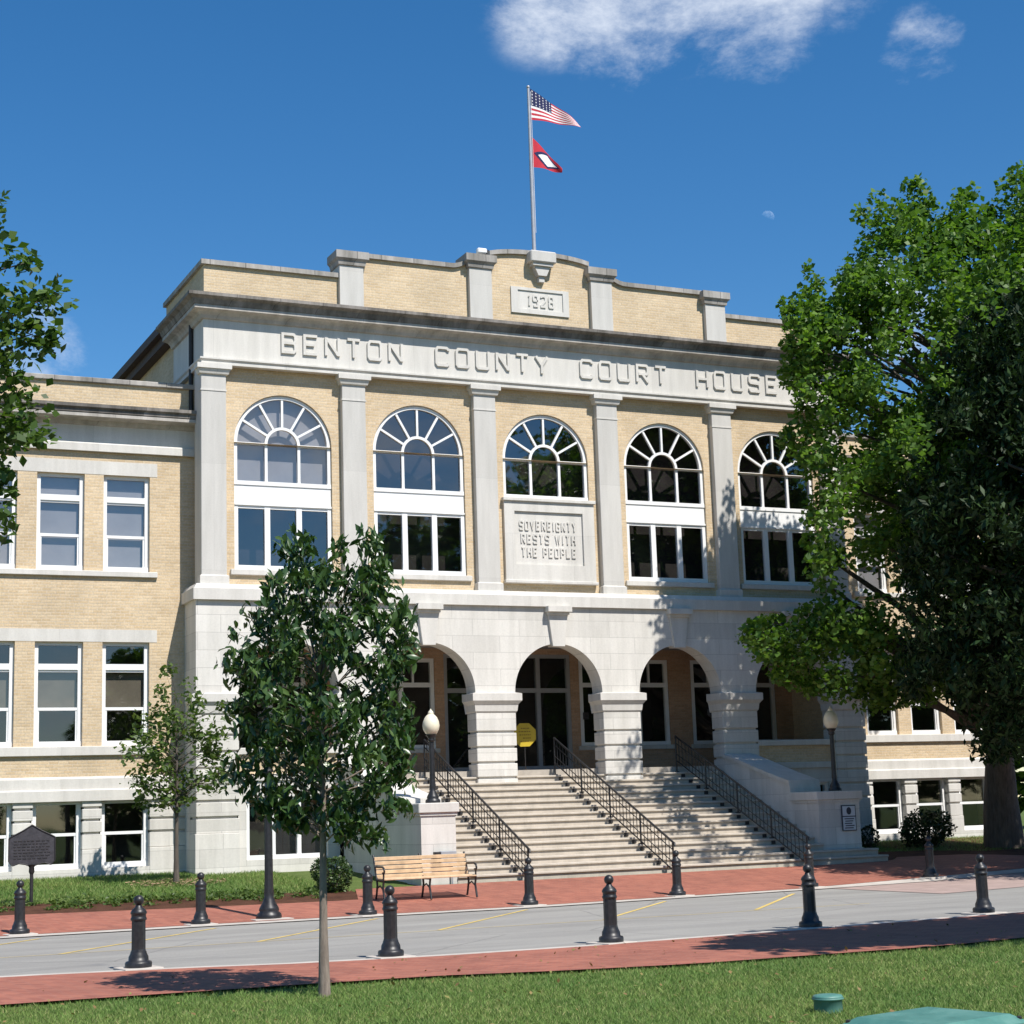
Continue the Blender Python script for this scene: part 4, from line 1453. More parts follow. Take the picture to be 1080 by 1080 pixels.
# plaque on the right pedestal
pq = empty('plaque', (14.62, -4.44, 1.16), 'small pale notice with dark emblem and text lines on the right pedestal', 'notice')
q = MB(); q.cbox(-.21, .21, -.012, .005, 0, .62, .003)
q.build('board', M['plaque_blue'], pq)
q = MB(); q.cbox(-.185, .185, -.017, -.0125, .36, .595, .002); q.cbox(-.185, .185, -.017, -.0125, .02, .335, .002)
q.build('face', M['plaque'], pq)
q = MB()
q.prism([(.07 * math.cos(t * math.pi / 8), .48 + .09 * math.sin(t * math.pi / 8)) for t in range(16)], -.021, -.0175)
for k in range(5):
    z = .29 - k * .055; q.box(-.14 + .02 * (k % 2), .14 - .03 * (k % 3), -.021, -.0175, z - .012, z + .012)
q.build('emblem_and_text', M['plaque_blue'], pq)

# electrical box on left pedestal
eb = empty('electrical_box', (3.50, -5.24, .85), 'grey electrical outlet box low on the left stair pedestal', 'utility box')
q = MB(); q.cbox(-.06, .30, -.14, .0, 0, .26, .01)
q.build('case', M['box_grey'], eb)
q = MB(); q.cbox(-.19, -.065, -.12, .0, .0, .25, .01)
q.build('cover', M['iron_dull'], eb)
q = MB(); q.tube([(.22, -.06, -.45), (.22, -.06, .01)], .02, 8)
q.build('conduit', M['box_grey'], eb)

# teal utility box, lower right, and round valve cover
tb = empty('utility_box', (-4.59, -31.93, zg(-31.9)), 'teal green metal utility box standing on the near lawn', 'utility box', rz=R_(12.8))
q = MB(); q.cbox(-.36, .36, -.34, .34, -.05, .575, .012)
q.build('cabinet', M['teal'], tb)
q = MB()
q.add([(-.375, -.355, .575), (.375, -.355, .575), (.375, .355, .575), (-.375, .355, .575), (-.375, -.355, .60), (.375, -.355, .60), (.375, .355, .60), (-.375, .355, .60),
       (-.30, -.28, .645), (.30, -.28, .645), (.30, .28, .645), (-.30, .28, .645)],
      [(0, 3, 2, 1), (0, 1, 5, 4), (1, 2, 6, 5), (2, 3, 7, 6), (3, 0, 4, 7), (4, 5, 9, 8), (5, 6, 10, 9), (6, 7, 11, 10), (7, 4, 8, 11), (8, 9, 10, 11)])
ld = q.build('lid', M['teal'], tb)
for bx_, by_ in ((-.335, -.315), (.335, -.315), (.335, .315), (-.335, .315)):
    q = MB(); q.lathe([(.016, .605), (.016, .628), (.008, .632)], 6, cx=bx_, cy=by_, smooth=False)
    q.build('bolt', M['iron_dull'], ld)
q = MB(); q.cbox(-.06, .06, -.375, -.34, .50, .57, .004)
q.build('latch', M['iron_dull'], tb)
vc = empty('valve_cover', (-1.60, -26.6, zg(-26.6)), 'small round green valve cap sticking out of the near lawn', 'valve cap')
q = MB(); q.lathe([(.125, -.05), (.128, .085), (.135, .088), (.135, .105), (.125, .118), (.09, .124), (.02, .126)], 28)
q.build('cap', M['teal'], vc)
q = MB(); q.lathe([(.138, .08), (.142, .084), (.142, .092), (.138, .096)], 28, cap=False)
q.build('rim', M['teal'], vc)

# trash can by the trunk
tcn = empty('trash_can', (21.35, -4.35, zg(-4.35)), 'dark slatted trash can right of the big tree trunk', 'trash can')
q = MB()
for k in range(24):
    t = 2 * math.pi * k / 24
    q.cbox(.27 * math.cos(t) - .028, .27 * math.cos(t) + .028, .27 * math.sin(t) - .028, .27 * math.sin(t) + .028, .05, .82, .006)
q.lathe([(.25, .06), (.25, .80)], 24)
q.build('body', M['can'], tcn)
q = MB(); q.lathe([(.30, .80), (.31, .83), (.29, .87), (.20, .90), (.18, .88)], 24)
q.build('lid', M['can'], tcn)

# security camera on a parapet pier
sc = empty('security_camera', (7.42, .30, 16.44), 'white security camera on the parapet pier left of the flagpole', 'camera')
q = MB(); q.tube([(0, 0, 0), (0, 0, .14)], .03, 8)
q.build('bracket', M['box_grey'], sc)
q = MB(); q.cbox(-.17, .10, -.08, .08, .13, .27, .025)
q.build('housing', M['white'], sc)
q = MB(); q.lathe([(.055, 0), (.055, .06), (.045, .065)], 16); 
ln = q.build('lens', M['iron_dull'], sc); ln.rotation_euler = (0, R_(90), 0); ln.location = (.10, 0, .20)

# flagpole and flags
fp = empty('flagpole', (8.86, .12, 16.36), 'tall grey flagpole rising from the parapet bracket', 'flagpole')
q = MB(); q.tube([(0, 0, 0), (0, 0, 2.4), (.0, 0, 5.05)], [.055, .05, .036], 12)
q.build('pole', M['pole'], fp)
q = MB(); q.lathe([(.01, 5.03)] + [(.05 * math.sin(t), 5.08 - .05 * math.cos(t)) for t in [.2 + 2.9 * i / 8 for i in range(9)]], 12)
q.build('finial', M['pole'], fp)
q = MB(); q.lathe([(.10, 0), (.10, .06), (.06, .12)], 12)
q.build('socket', M['box_grey'], fp)
q = MB(); q.tube([(.06, -.03, .9), (.055, -.03, 4.95)], .007, 5)
q.build('halyard', M['flag_white'], fp)


def flag_fn(L, H, droop, waves, amp):
    """point on a flag hanging in a light wind; s along the fly, t up the hoist (0..1)"""
    def f(s, t):
        x = L * s * (1 - .10 * s)
        z = H * t * (1 - .92 * droop * s) - .06 * H * s + .10 * H * math.sin(s * 5) * s * .3
        y = -amp * math.sin(s * waves + t * 1.2) * (0.2 + s) + .12 * s
        return (x, y, z)
    return f


def flag_patch(mb, f, s0, s1, t0, t1, ns, nt, off=0.0):
    vs, fs = [], []
    for i in range(ns + 1):
        for k in range(nt + 1):
            p = f(s0 + (s1 - s0) * i / ns, t0 + (t1 - t0) * k / nt)
            vs.append((p[0], p[1] + off, p[2]))
    for i in range(ns):
        for k in range(nt): fs.append((i * (nt + 1) + k, (i + 1) * (nt + 1) + k, (i + 1) * (nt + 1) + k + 1, i * (nt + 1) + k + 1))
    mb.add(vs, fs, True)


fl = empty('national_flag', (8.91, .12, 20.50), 'striped red white and blue flag streaming at the top of the pole', 'flag', rz=R_(-10))
ff = flag_fn(1.62, .90, 1.0, 9.0, .07)
rd, wh, nv, stn = MB(), MB(), MB(), MB()
for k in range(13):
    t0, t1 = k / 13, (k + 1) / 13
    s0 = .40 if k >= 6 else 0.0
    flag_patch(rd if k % 2 == 0 else wh, ff, s0, 1.0, t0, t1, 30, 1)
flag_patch(nv, ff, 0, .40, 6 / 13, 1.0, 12, 6)
for r_ in range(5):
    for c_ in range(6):
        s, t = .035 + .066 * c_, 6 / 13 + (r_ + .5) / 5 * 7 / 13
        pts = [ff(s + .011 * math.cos(a_), t + .030 * math.sin(a_)) for a_ in [R_(90 + 36 * j) for j in range(10)]]
        pts = [ff(s + (.014 if j % 2 == 0 else .006) * math.cos(R_(90 + 36 * j)), t + (.040 if j % 2 == 0 else .016) * math.sin(R_(90 + 36 * j))) for j in range(10)]
        for off in (-.004, .004): stn.add([(p[0], p[1] + off, p[2]) for p in pts], [tuple(range(10))])
rd.build('red_stripes', M['red'], fl, fix=False); wh.build('white_stripes', M['flag_white'], fl, fix=False)
cn = nv.build('canton', M['navy'], fl, fix=False); stn.build('stars', M['flag_white'], cn, fix=False)
f2 = empty('state_flag', (8.91, .12, 19.14), 'red flag with white diamond drooping below the striped flag', 'flag', rz=R_(-10))
ff2 = flag_fn(.95, .86, .95, 7.0, .06)
rd = MB(); flag_patch(rd, ff2, 0, 1, 0, 1, 24, 12)
rd.build('red_field', M['red'], f2, fix=False)


def diamond(mb, k, off):
    n_ = 8
    def P(a_, b_): return ff2(.5 + a_ * k, .5 + b_ * k)
    vs, fs = [], []
    for i in range(n_ + 1):
        for j in range(n_ + 1):
            u_, v_ = i / n_, j / n_
            a_ = (u_ - v_) * .5; b_ = (u_ + v_ - 1) * .5
            p = P(a_ * .9, b_ * .9); vs.append((p[0], p[1] + off, p[2]))
    for i in range(n_):
        for j in range(n_): fs.append((i * (n_ + 1) + j, (i + 1) * (n_ + 1) + j, (i + 1) * (n_ + 1) + j + 1, i * (n_ + 1) + j + 1))
    mb.add(vs, fs, True)


bd, wd = MB(), MB()
for s in (-1, 1): diamond(bd, 1.0, s * .004); diamond(wd, .72, s * .008)
bdo = bd.build('blue_border', M['navy'], f2, fix=False); wd.build('white_diamond', M['flag_white'], bdo, fix=False)

# moon
md = Vector((0.5312, 0.7817, 0.3271)).normalized()
q = MB()
mu_ = SUN.orthogonal().normalized(); mv_ = SUN.cross(mu_)      # only the sunlit half of the moon shows by day
vs, fs = [], []
for i in range(13):
    a_ = math.pi / 2 * i / 12
    for k in range(40):
        b_ = 2 * math.pi * k / 40
        vs.append(tuple((SUN * math.cos(a_) + (mu_ * math.cos(b_) + mv_ * math.sin(b_)) * math.sin(a_)) * 7.4))
for i in range(12):
    for k in range(40): fs.append((i * 40 + k, i * 40 + (k + 1) % 40, (i + 1) * 40 + (k + 1) % 40, (i + 1) * 40 + k))
q.add(vs, fs, True)
mo = q.build('moon', M['moon'], None, loc=tuple(Vector(CAM_P) + md * 2000))
tag(mo, 'pale half moon in the blue sky above the roof', 'moon')

# ------------------------------------------------------------------ trees and shrubs


def leaves(centres, size, aspect, rg, droop=0.0, up=0.5, fold=False):
    """one diamond-shaped leaf per centre"""
    n_ = len(centres)
    d = rg.normal(0, 1, (n_, 3)); d[:, 2] = d[:, 2] * .6 - droop
    d /= np.linalg.norm(d, axis=1)[:, None]
    nn = rg.normal(0, 1, (n_, 3)); nn[:, 2] += up * 2
    s = np.cross(d, nn); s /= np.linalg.norm(s, axis=1)[:, None] + 1e-9
    nn = np.cross(s, d)
    L = size * rg.uniform(.5, 1.55, n_)[:, None]
    w = L * aspect
    if not fold:
        v = np.stack([centres - d * L * .5, centres + s * w * .5 + nn * w * .12, centres + d * L * .5, centres - s * w * .5 + nn * w * .12], 1)
        f = np.arange(4 * n_).reshape(n_, 4)
        return v.reshape(-1, 3), f
    bend = nn * L * .10
    a0 = centres - d * L * .5; a1 = centres + nn * L * .04; a2 = centres + d * L * .5 - bend
    l1 = centres - d * L * .15 + s * w * .5 + nn * w * .14; l2 = centres + d * L * .2 + s * w * .42 + nn * w * .1
    r1 = centres - d * L * .15 - s * w * .5 + nn * w * .14; r2 = centres + d * L * .2 - s * w * .42 + nn * w * .1
    v = np.stack([a0, l1, l2, a2, a1, r1, r2], 1)
    base = np.arange(n_)[:, None] * 7
    f = np.concatenate([base + np.array([[0, 4, 2, 1]]), base + np.array([[4, 3, 2, 2]])[:, [0, 1, 2, 2]]], 0)
    f = np.concatenate([base + np.array([[0, 4, 2, 1]]), base + np.array([[0, 5, 6, 4]])], 0)
    f3 = np.concatenate([base + np.array([[4, 3, 2]]), base + np.array([[4, 6, 3]])], 0)
    return v.reshape(-1, 3), f, f3


def in_poly(pt, poly):
    x, y = pt; c = False
    for i in range(len(poly)):
        (x0, y0), (x1, y1) = poly[i], poly[i - 1]
        if (y0 > y) != (y1 > y) and x < (x1 - x0) * (y - y0) / (y1 - y0) + x0: c = not c
    return c


def edge_dist(pt, poly):
    p = Vector(pt); best = 1e9
    for i in range(len(poly)):
        a_, b_ = Vector(poly[i - 1]), Vector(poly[i])
        ab = b_ - a_
        t = max(0, min(1, (p - a_).dot(ab) / max(1e-9, ab.length_squared)))
        best = min(best, (p - a_ - ab * t).length)
    return best


VIEW_R = Vector((0.905971, -0.423339, 0)); VIEW_D = Vector((0.423339, 0.905971, 0))


def clumps_in(poly, n_, depth, rg, kd=1.3, edge=0.0):
    """clump centres filling a crown whose outline is poly (across, height in metres), with real depth"""
    xs = [p[0] for p in poly]; zs = [p[1] for p in poly]
    out_ = []
    while len(out_) < n_:
        a_, h = rg.uniform(min(xs), max(xs)), rg.uniform(min(zs), max(zs))
        if not in_poly((a_, h), poly): continue
        e_ = edge_dist((a_, h), poly)
        if e_ < edge and rg.uniform() < .7: continue
        dm = min(depth, .25 + e_ * kd)
        dd = rg.uniform(-1, 1) * dm
        p = VIEW_R * a_ + VIEW_D * dd
        out_.append(((p.x, p.y, h), e_))
    return out_


def build_tree(name, base, poly, n_cl, per, depth, leaf, mat, bark, trunk_r, fork, seed, label, group=None, cl_r=(.30, .55),
               aspect=.6, droop=0.0, up=.5, fold=False, limbs=40, kd=1.3, offset=(0, 0), lean=(0, 0), stretch=1.0, edge=0.0, cat='tree', gaps=(), open_sun=False, shade_clumps=()):
    rg = np.random.default_rng(seed)
    t = empty(name, base, label, cat, group)
    cl = clumps_in(poly, n_cl, depth, rg, kd, edge)
    cl = [(p, e_) for p, e_ in cl if not any(math.hypot(VIEW_R.x * p[0] + VIEW_R.y * p[1] - ga, p[2] - gh) < gr for ga, gh, gr in gaps)]
    cl = [((p[0] + offset[0], p[1] + offset[1], p[2]), e_) for p, e_ in cl]
    cl += [(p, .35) for p in shade_clumps if not any(math.hypot(VIEW_R.x * (p[0] - offset[0]) + VIEW_R.y * (p[1] - offset[1]) - ga, p[2] - gh) < gr for ga, gh, gr in gaps)]
    if open_sun:      # clumps taken out so that the sun reaches the right wing's lower walls
        keep = []
        for p, e_ in cl:
            t_ = .95 - (p[1] + base[1]); X_ = p[0] + base[0] - .3 * t_; Z_ = p[2] + base[2] - 1.4 * t_
            if not (18.2 < X_ < 24.6 and .2 < Z_ < 4.5): keep.append((p, e_))
        cl = keep
    cs = []
    for (p, e_) in cl:
        r = min(rg.uniform(*cl_r), .10 + e_ * .9 + cl_r[0] * .35)
        k = int(per * rg.uniform(.6, 1.4) * (r / cl_r[1]) ** 1.3) + 3
        q_ = rg.normal(0, 1, (k, 3)); q_ /= np.linalg.norm(q_, axis=1)[:, None]
        q_ *= (rg.uniform(0, 1, k) ** .45)[:, None] * r
        q_[:, 2] *= stretch
        q_[:, 2] -= droop * .25 * np.hypot(q_[:, 0], q_[:, 1])
        cs.append(q_ + np.array(p))
    cs = np.concatenate(cs)
    # crown
    res = leaves(cs, leaf, aspect, rg, droop, up, fold)
    if fold:
        v, f4, f3 = res
        me = bpy.data.meshes.new('crown')
        me.vertices.add(len(v)); me.vertices.foreach_set('co', v.astype(np.float32).ravel())
        loops = np.concatenate([f4.ravel(), f3.ravel()]).astype(np.int32)
        me.loops.add(len(loops)); me.loops.foreach_set('vertex_index', loops)
        st = np.concatenate([np.arange(len(f4)) * 4, 4 * len(f4) + np.arange(len(f3)) * 3]).astype(np.int32)
        me.polygons.add(len(st)); me.polygons.foreach_set('loop_start', st)
        me.update(calc_edges=True); me.materials.append(mat)
        cr = bpy.data.objects.new('crown', me); col.objects.link(cr); cr.parent = t
    else:
        cr = arr_mesh('crown', res[0], res[1], mat, t)
    # trunk with limbs
    q = MB()
    top = max(p[2] for p, e_ in cl)
    fx, fy = lean
    ht = fork + (top - fork) * .62
    tp = []
    nseg = 9
    for i in range(nseg + 1):
        k = i / nseg
        z = -.15 + (ht + .15) * k
        wob = .05 * trunk_r * 10 * math.sin(k * 5 + seed) * k
        w2 = max(0, (z - fork * .6) / (ht)) if ht > 0 else 0
        tp.append(Vector((fx * k + wob + offset[0] * w2, fy * k + wob * .6 + offset[1] * w2, z)))
    tr_ = [trunk_r * (1.35 if i == 0 else 1.08 if i == 1 else 1 - .72 * (i / nseg)) for i in range(nseg + 1)]
    q.tube(tp, tr_, 12)
    order = sorted(range(len(cl)), key=lambda i: rg.uniform())[:limbs]
    for i in order:
        p = Vector(cl[i][0])
        zb = max(fork * rg.uniform(.9, 1.1), min(ht * .95, p.z - rg.uniform(.35, .7) * max(.4, math.hypot(p.x, p.y))))
        k = (zb + .15) / (ht + .15); ii = min(nseg - 1, int(k * nseg)); fr_ = k * nseg - ii
        b0 = tp[ii].lerp(tp[ii + 1], min(1, fr_))
        r0 = max(.006, tr_[ii] * .42)
        r0 = min(r0, .012 + .022 * (p - b0).length) if trunk_r > .15 else min(r0, .006 + .010 * (p - b0).length)
        mid = b0.lerp(p, .5) + Vector((0, 0, .10 * (p - b0).length)) + Vector(rg.normal(0, .04, 3)) * (p - b0).length
        q.tube([b0, b0.lerp(mid, .55), mid, mid.lerp(p, .6), p], [r0, r0 * .8, r0 * .62, r0 * .4, r0 * .18], 6, cap=False)
    q.build('trunk', bark, t)
    return t


MAG = [(-0.32, 4.92), (-0.06, 4.85), (0.09, 4.51), (0.31, 4.86), (0.52, 4.9), (0.69, 4.75), (0.72, 4.49), (0.87, 4.42), (0.95, 4.06), (1.04, 3.77), (1.06, 3.44), (1.11, 3.23), (0.84, 3.09), (1.01, 2.82), (0.88, 2.52), (0.94, 2.12), (0.81, 1.72), (0.56, 1.53), (0.2, 1.64), (-0.1, 1.6), (-0.5, 1.86), (-0.91, 2.08), (-1.03, 2.36), (-0.78, 2.68), (-0.93, 3.04), (-1.01, 3.51), (-0.77, 4.12), (-0.53, 4.43)]
build_tree('young_tree', (-4.76, -22.0, .05), MAG, 330, 34, .95, .118, M['leaf_young'], M['bark_pale'], .054, 1.35, 11,
           'young tree with dark glossy drooping leaves on the near lawn', cl_r=(.10, .20), aspect=.34, droop=1.1, up=.5, fold=True, limbs=70, kd=1.5)
SAP = [(-0.17, 4.79), (0.29, 4.52), (0.54, 4.03), (1.13, 3.8), (1.19, 3.07), (1.02, 2.66), (1.12, 2.14), (0.6, 1.89), (0.29, 1.66), (-0.12, 1.63), (-0.75, 1.59), (-0.96, 2.11), (-1.42, 2.74), (-0.96, 3.14), (-0.8, 3.86), (-0.44, 4.06)]
build_tree('sapling', (-1.42, -2.06, .58), SAP, 150, 24, .9, .12, M['leaf_sapling'], M['bark'], .06, 1.5, 5,
           'thin sparse sapling beside the corner of the left wing', cl_r=(.16, .30), aspect=.6, droop=.2, limbs=70, kd=1.4)
MAP = [(1.78, 17.74), (0.63, 17.39), (0.39, 17.45), (0.17, 16.89), (-0.32, 16.26), (-0.53, 16.78), (-0.79, 17.23), (-1.18, 16.29), (-1.57, 16.05), (-1.88, 16.83), (-2.25, 17.49), (-2.66, 16.21), (-3.12, 16.69), (-3.62, 16.63), (-3.42, 15.85), (-3.81, 15.61), (-4.16, 14.73), (-4.66, 13.73), (-4.81, 14.5), (-5.12, 14.94), (-5.26, 14.01), (-5.72, 14.07), (-5.62, 13.26), (-5.79, 12.02), (-5.43, 11.26), (-5.96, 10.42), (-5.4, 9.79), (-5.5, 8.1), (-5.6, 7.3), (-5.3, 6.77), (-5.15, 6.16), (-6.82, 5.86), (-7.25, 5.47), (-6.89, 4.8), (-6.21, 4.31), (-5.3, 3.93), (-4.63, 3.44), (-3.91, 3.65), (-2.73, 3.72), (0.62, 4.55), (3, 5.5), (4.2, 10), (3.6, 15)]
# boughs added towards the sun so the crowns shade stairs and facade
MAP_SHADE_CLUMPS = [(-6.2, -2.3, 13.1), (-3.7, -1.1, 11.7), (-6.0, -1.3, 13.3), (-6.6, -4.5, 11.2), (-6.0, -3.8, 8.7), (-6.5, -2.6, 12.9), (-6.7, -2.0, 13.3), (-3.7, -0.8, 9.5), (-3.8, -0.2, 10.2), (-1.5, 0.3, 10.7), (-5.8, -1.2, 13.5), (-5.2, -3.3, 9.9), (-4.6, 0.2, 11.4), (-5.0, -9.0, 13.2), (-3.3, 0.1, 10.7), (-5.9, -1.8, 12.7), (-3.4, -1.2, 11.8), (-3.9, -0.1, 11.8), (-4.9, -0.4, 11.6), (-3.2, -5.8, 13.3), (-5.2, -3.7, 8.5), (-5.1, -0.6, 12.5), (-4.8, -2.9, 11.7), (-3.9, 0.5, 8.3), (-5.7, -2.7, 4.4), (-4.5, -1.4, 12.6), (-6.6, -3.5, 6.7), (-6.6, -1.7, 13.4), (-2.6, -0.4, 9.9), (-6.8, -6.0, 13.3), (-6.1, -1.5, 12.4), (-4.9, -7.4, 13.8), (-6.0, -1.7, 12.4), (-3.2, -1.3, 13.5), (-5.4, -1.2, 13.2), (-5.0, -3.6, 14.1), (-8.6, -2.1, 5.1), (-5.3, -2.1, 8.5), (-5.8, -2.4, 11.7), (-7.9, -4.2, 9.4), (-7.4, -7.2, 14.1), (-5.8, -2.1, 9.1), (-3.6, -1.9, 10.3), (-8.0, -4.7, 10.3), (-4.2, -4.5, 13.5), (-3.4, -0.1, 10.4), (-5.0, -2.2, 14.1), (-6.6, -4.1, 9.1), (-7.3, -5.9, 7.4), (-5.5, -0.9, 12.8), (-7.0, -9.1, 11.7), (-6.6, -4.0, 4.5), (-1.0, -2.5, 14.4), (-2.8, 0.5, 9.1), (-2.5, 0.6, 9.0), (-2.8, -3.3, 14.3), (-7.1, -9.0, 12.1), (-6.3, -5.6, 8.8), (-4.8, -1.1, 8.4), (-4.1, -7.7, 14.0), (-5.8, -3.3, 14.1), (-4.6, 0.2, 8.7), (-5.8, -2.4, 11.4), (-6.4, -2.8, 9.3), (-6.3, -4.6, 11.9), (-4.8, -2.6, 10.7), (-7.0, -2.2, 5.1), (-4.8, -2.4, 10.0), (-5.8, -3.0, 13.8), (-4.6, -0.1, 9.8), (-6.8, -4.8, 12.5), (-2.1, 0.7, 8.2), (-5.3, -2.1, 9.8), (-4.1, -0.6, 9.4), (-6.6, -2.1, 8.1), (-5.9, -0.3, 12.4), (-2.7, 0.2, 10.3), (-7.5, -8.0, 11.2), (-6.3, -1.6, 12.8), (-2.9, -6.9, 14.1), (-6.2, -2.1, 8.3), (-6.5, -2.4, 12.9), (-3.4, -4.2, 12.9), (-6.3, -5.3, 9.7), (-6.2, -6.8, 11.8), (-8.2, -7.9, 9.0), (-4.8, -7.0, 13.3), (-5.9, -10.4, 12.5), (-6.7, -2.5, 7.5), (-5.4, -0.9, 6.4), (-6.8, -1.9, 12.9), (-3.3, -0.5, 7.8), (-6.5, -2.2, 12.5), (-6.0, -1.9, 12.2), (-5.6, -8.3, 12.6), (-4.2, -5.0, 13.3), (-5.4, -3.3, 12.2), (-6.7, -4.6, 12.4), (-6.1, -3.4, 5.3), (-5.2, -1.2, 13.7), (-5.2, -4.7, 13.5), (-6.3, -2.4, 13.1), (-5.5, -7.4, 13.7), (-3.3, -0.3, 10.3), (-5.2, -2.5, 14.2), (-6.6, -4.0, 10.5), (-6.6, -2.3, 8.1), (-6.1, -1.5, 13.9), (-1.4, -0.8, 12.3), (-4.3, -8.9, 14.3), (-2.7, -0.0, 9.1), (-3.5, -4.9, 13.9), (-4.8, -1.0, 10.9), (-2.9, 0.7, 10.9), (-5.2, -0.9, 6.9), (-7.5, -4.7, 10.8), (-2.6, -1.9, 12.1), (-5.6, -6.5, 14.2), (-4.5, -0.3, 10.9), (-5.4, -2.5, 14.4), (-3.2, -1.4, 8.7), (-6.0, -1.8, 13.2), (-6.6, -1.9, 12.1), (-6.7, -4.2, 10.9), (-6.7, -3.3, 9.1), (-5.9, -5.1, 12.8), (-6.5, -5.7, 10.3), (-7.2, -5.2, 7.3), (-5.6, -3.4, 14.0), (-2.5, 0.7, 8.8), (-4.0, -3.9, 13.6), (-4.4, -7.8, 14.4), (-5.7, -0.4, 10.9), (-5.8, -1.4, 11.1), (-2.1, -2.4, 13.8), (-7.9, -5.2, 12.2), (-6.0, -2.1, 8.1), (-8.6, -5.4, 8.1), (-5.9, -3.0, 5.8), (-6.2, -1.1, 11.9), (-2.4, 0.4, 8.2), (-5.2, 0.2, 6.0), (-5.9, -7.9, 13.8), (-5.4, -2.8, 5.2), (-5.4, -3.5, 11.7), (-5.9, -2.4, 13.6), (-6.0, -5.8, 14.0), (-3.6, -3.5, 12.9), (-7.7, -7.6, 10.7), (-5.8, -1.5, 9.9), (-5.8, -3.8, 9.4), (-4.2, -1.0, 9.6), (-3.4, -5.3, 13.7), (-5.4, -6.4, 12.6), (-7.6, -3.2, 11.2), (-6.7, -2.0, 7.1), (-2.9, -4.2, 13.2), (-3.8, 0.1, 8.1), (-5.8, -3.3, 10.6), (-6.0, -2.9, 14.0), (-1.8, -1.5, 12.4), (-7.3, -5.3, 10.9), (-8.1, -4.4, 7.8), (-3.8, -0.0, 8.9), (-6.5, -6.9, 12.3), (-4.6, -0.4, 8.5), (-4.0, 0.7, 8.9), (-6.7, -2.2, 12.7), (-7.2, -6.4, 8.7), (-7.8, -6.3, 7.1), (-7.9, -4.9, 8.3), (-4.5, -1.5, 9.7), (-3.5, -4.6, 14.4), (-6.5, -1.8, 4.4), (-6.6, -4.6, 13.4), (-4.7, 0.0, 11.6), (-3.0, 0.5, 6.8), (-4.9, -6.4, 12.8), (-7.0, -5.2, 10.1), (-6.2, -1.8, 13.2), (-3.1, -5.6, 14.0), (-4.3, -9.3, 13.0), (-3.1, -1.3, 10.6), (-4.9, -2.7, 14.5), (-8.2, -4.4, 4.1), (-2.4, 0.7, 8.2), (-2.4, -2.4, 12.9), (-8.1, -4.3, 12.0), (-6.0, -2.8, 5.0), (-4.4, -0.9, 10.5), (-4.7, -2.5, 10.2), (-4.4, -1.2, 11.4), (-6.5, -1.4, 12.1), (-5.4, -4.3, 10.2), (-1.4, -0.8, 12.9), (-7.1, -6.0, 11.7), (-4.0, -0.3, 7.9), (-6.7, -5.5, 12.2), (-3.7, -1.6, 10.1), (-4.1, -1.5, 13.8), (-5.2, -6.6, 13.0), (-3.4, -0.1, 11.6), (-6.3, -2.4, 6.8), (-7.3, -0.1, 5.3), (-7.2, -4.2, 10.2), (-5.1, -5.3, 13.9), (-6.0, -1.0, 12.5), (-5.4, -7.8, 14.0), (-4.6, -7.1, 14.3), (-7.1, -2.6, 9.7), (-3.5, -2.5, 11.2), (-5.4, -4.4, 11.8), (-4.6, -7.5, 13.9), (-6.8, -6.3, 12.2), (-3.4, -5.0, 14.0), (-7.6, -6.2, 8.1), (-6.3, -3.4, 10.2), (-3.7, -0.5, 10.0), (-4.8, -2.9, 11.5), (-4.0, -8.3, 13.0), (-8.5, -7.7, 8.7), (-5.1, -2.2, 14.4), (-8.2, -5.0, 5.3), (-6.5, -6.8, 10.6), (-5.0, -3.1, 14.4), (-3.5, -4.2, 14.2), (-3.6, -0.2, 9.3), (-6.1, -2.9, 13.6), (-6.4, -7.2, 13.2), (-4.9, -5.1, 13.9), (-7.3, -0.5, 5.1), (-8.1, -4.2, 6.8), (-5.8, -3.2, 9.1), (-2.7, -2.9, 13.3), (-3.5, -0.5, 11.2), (-4.9, -1.1, 13.4)]
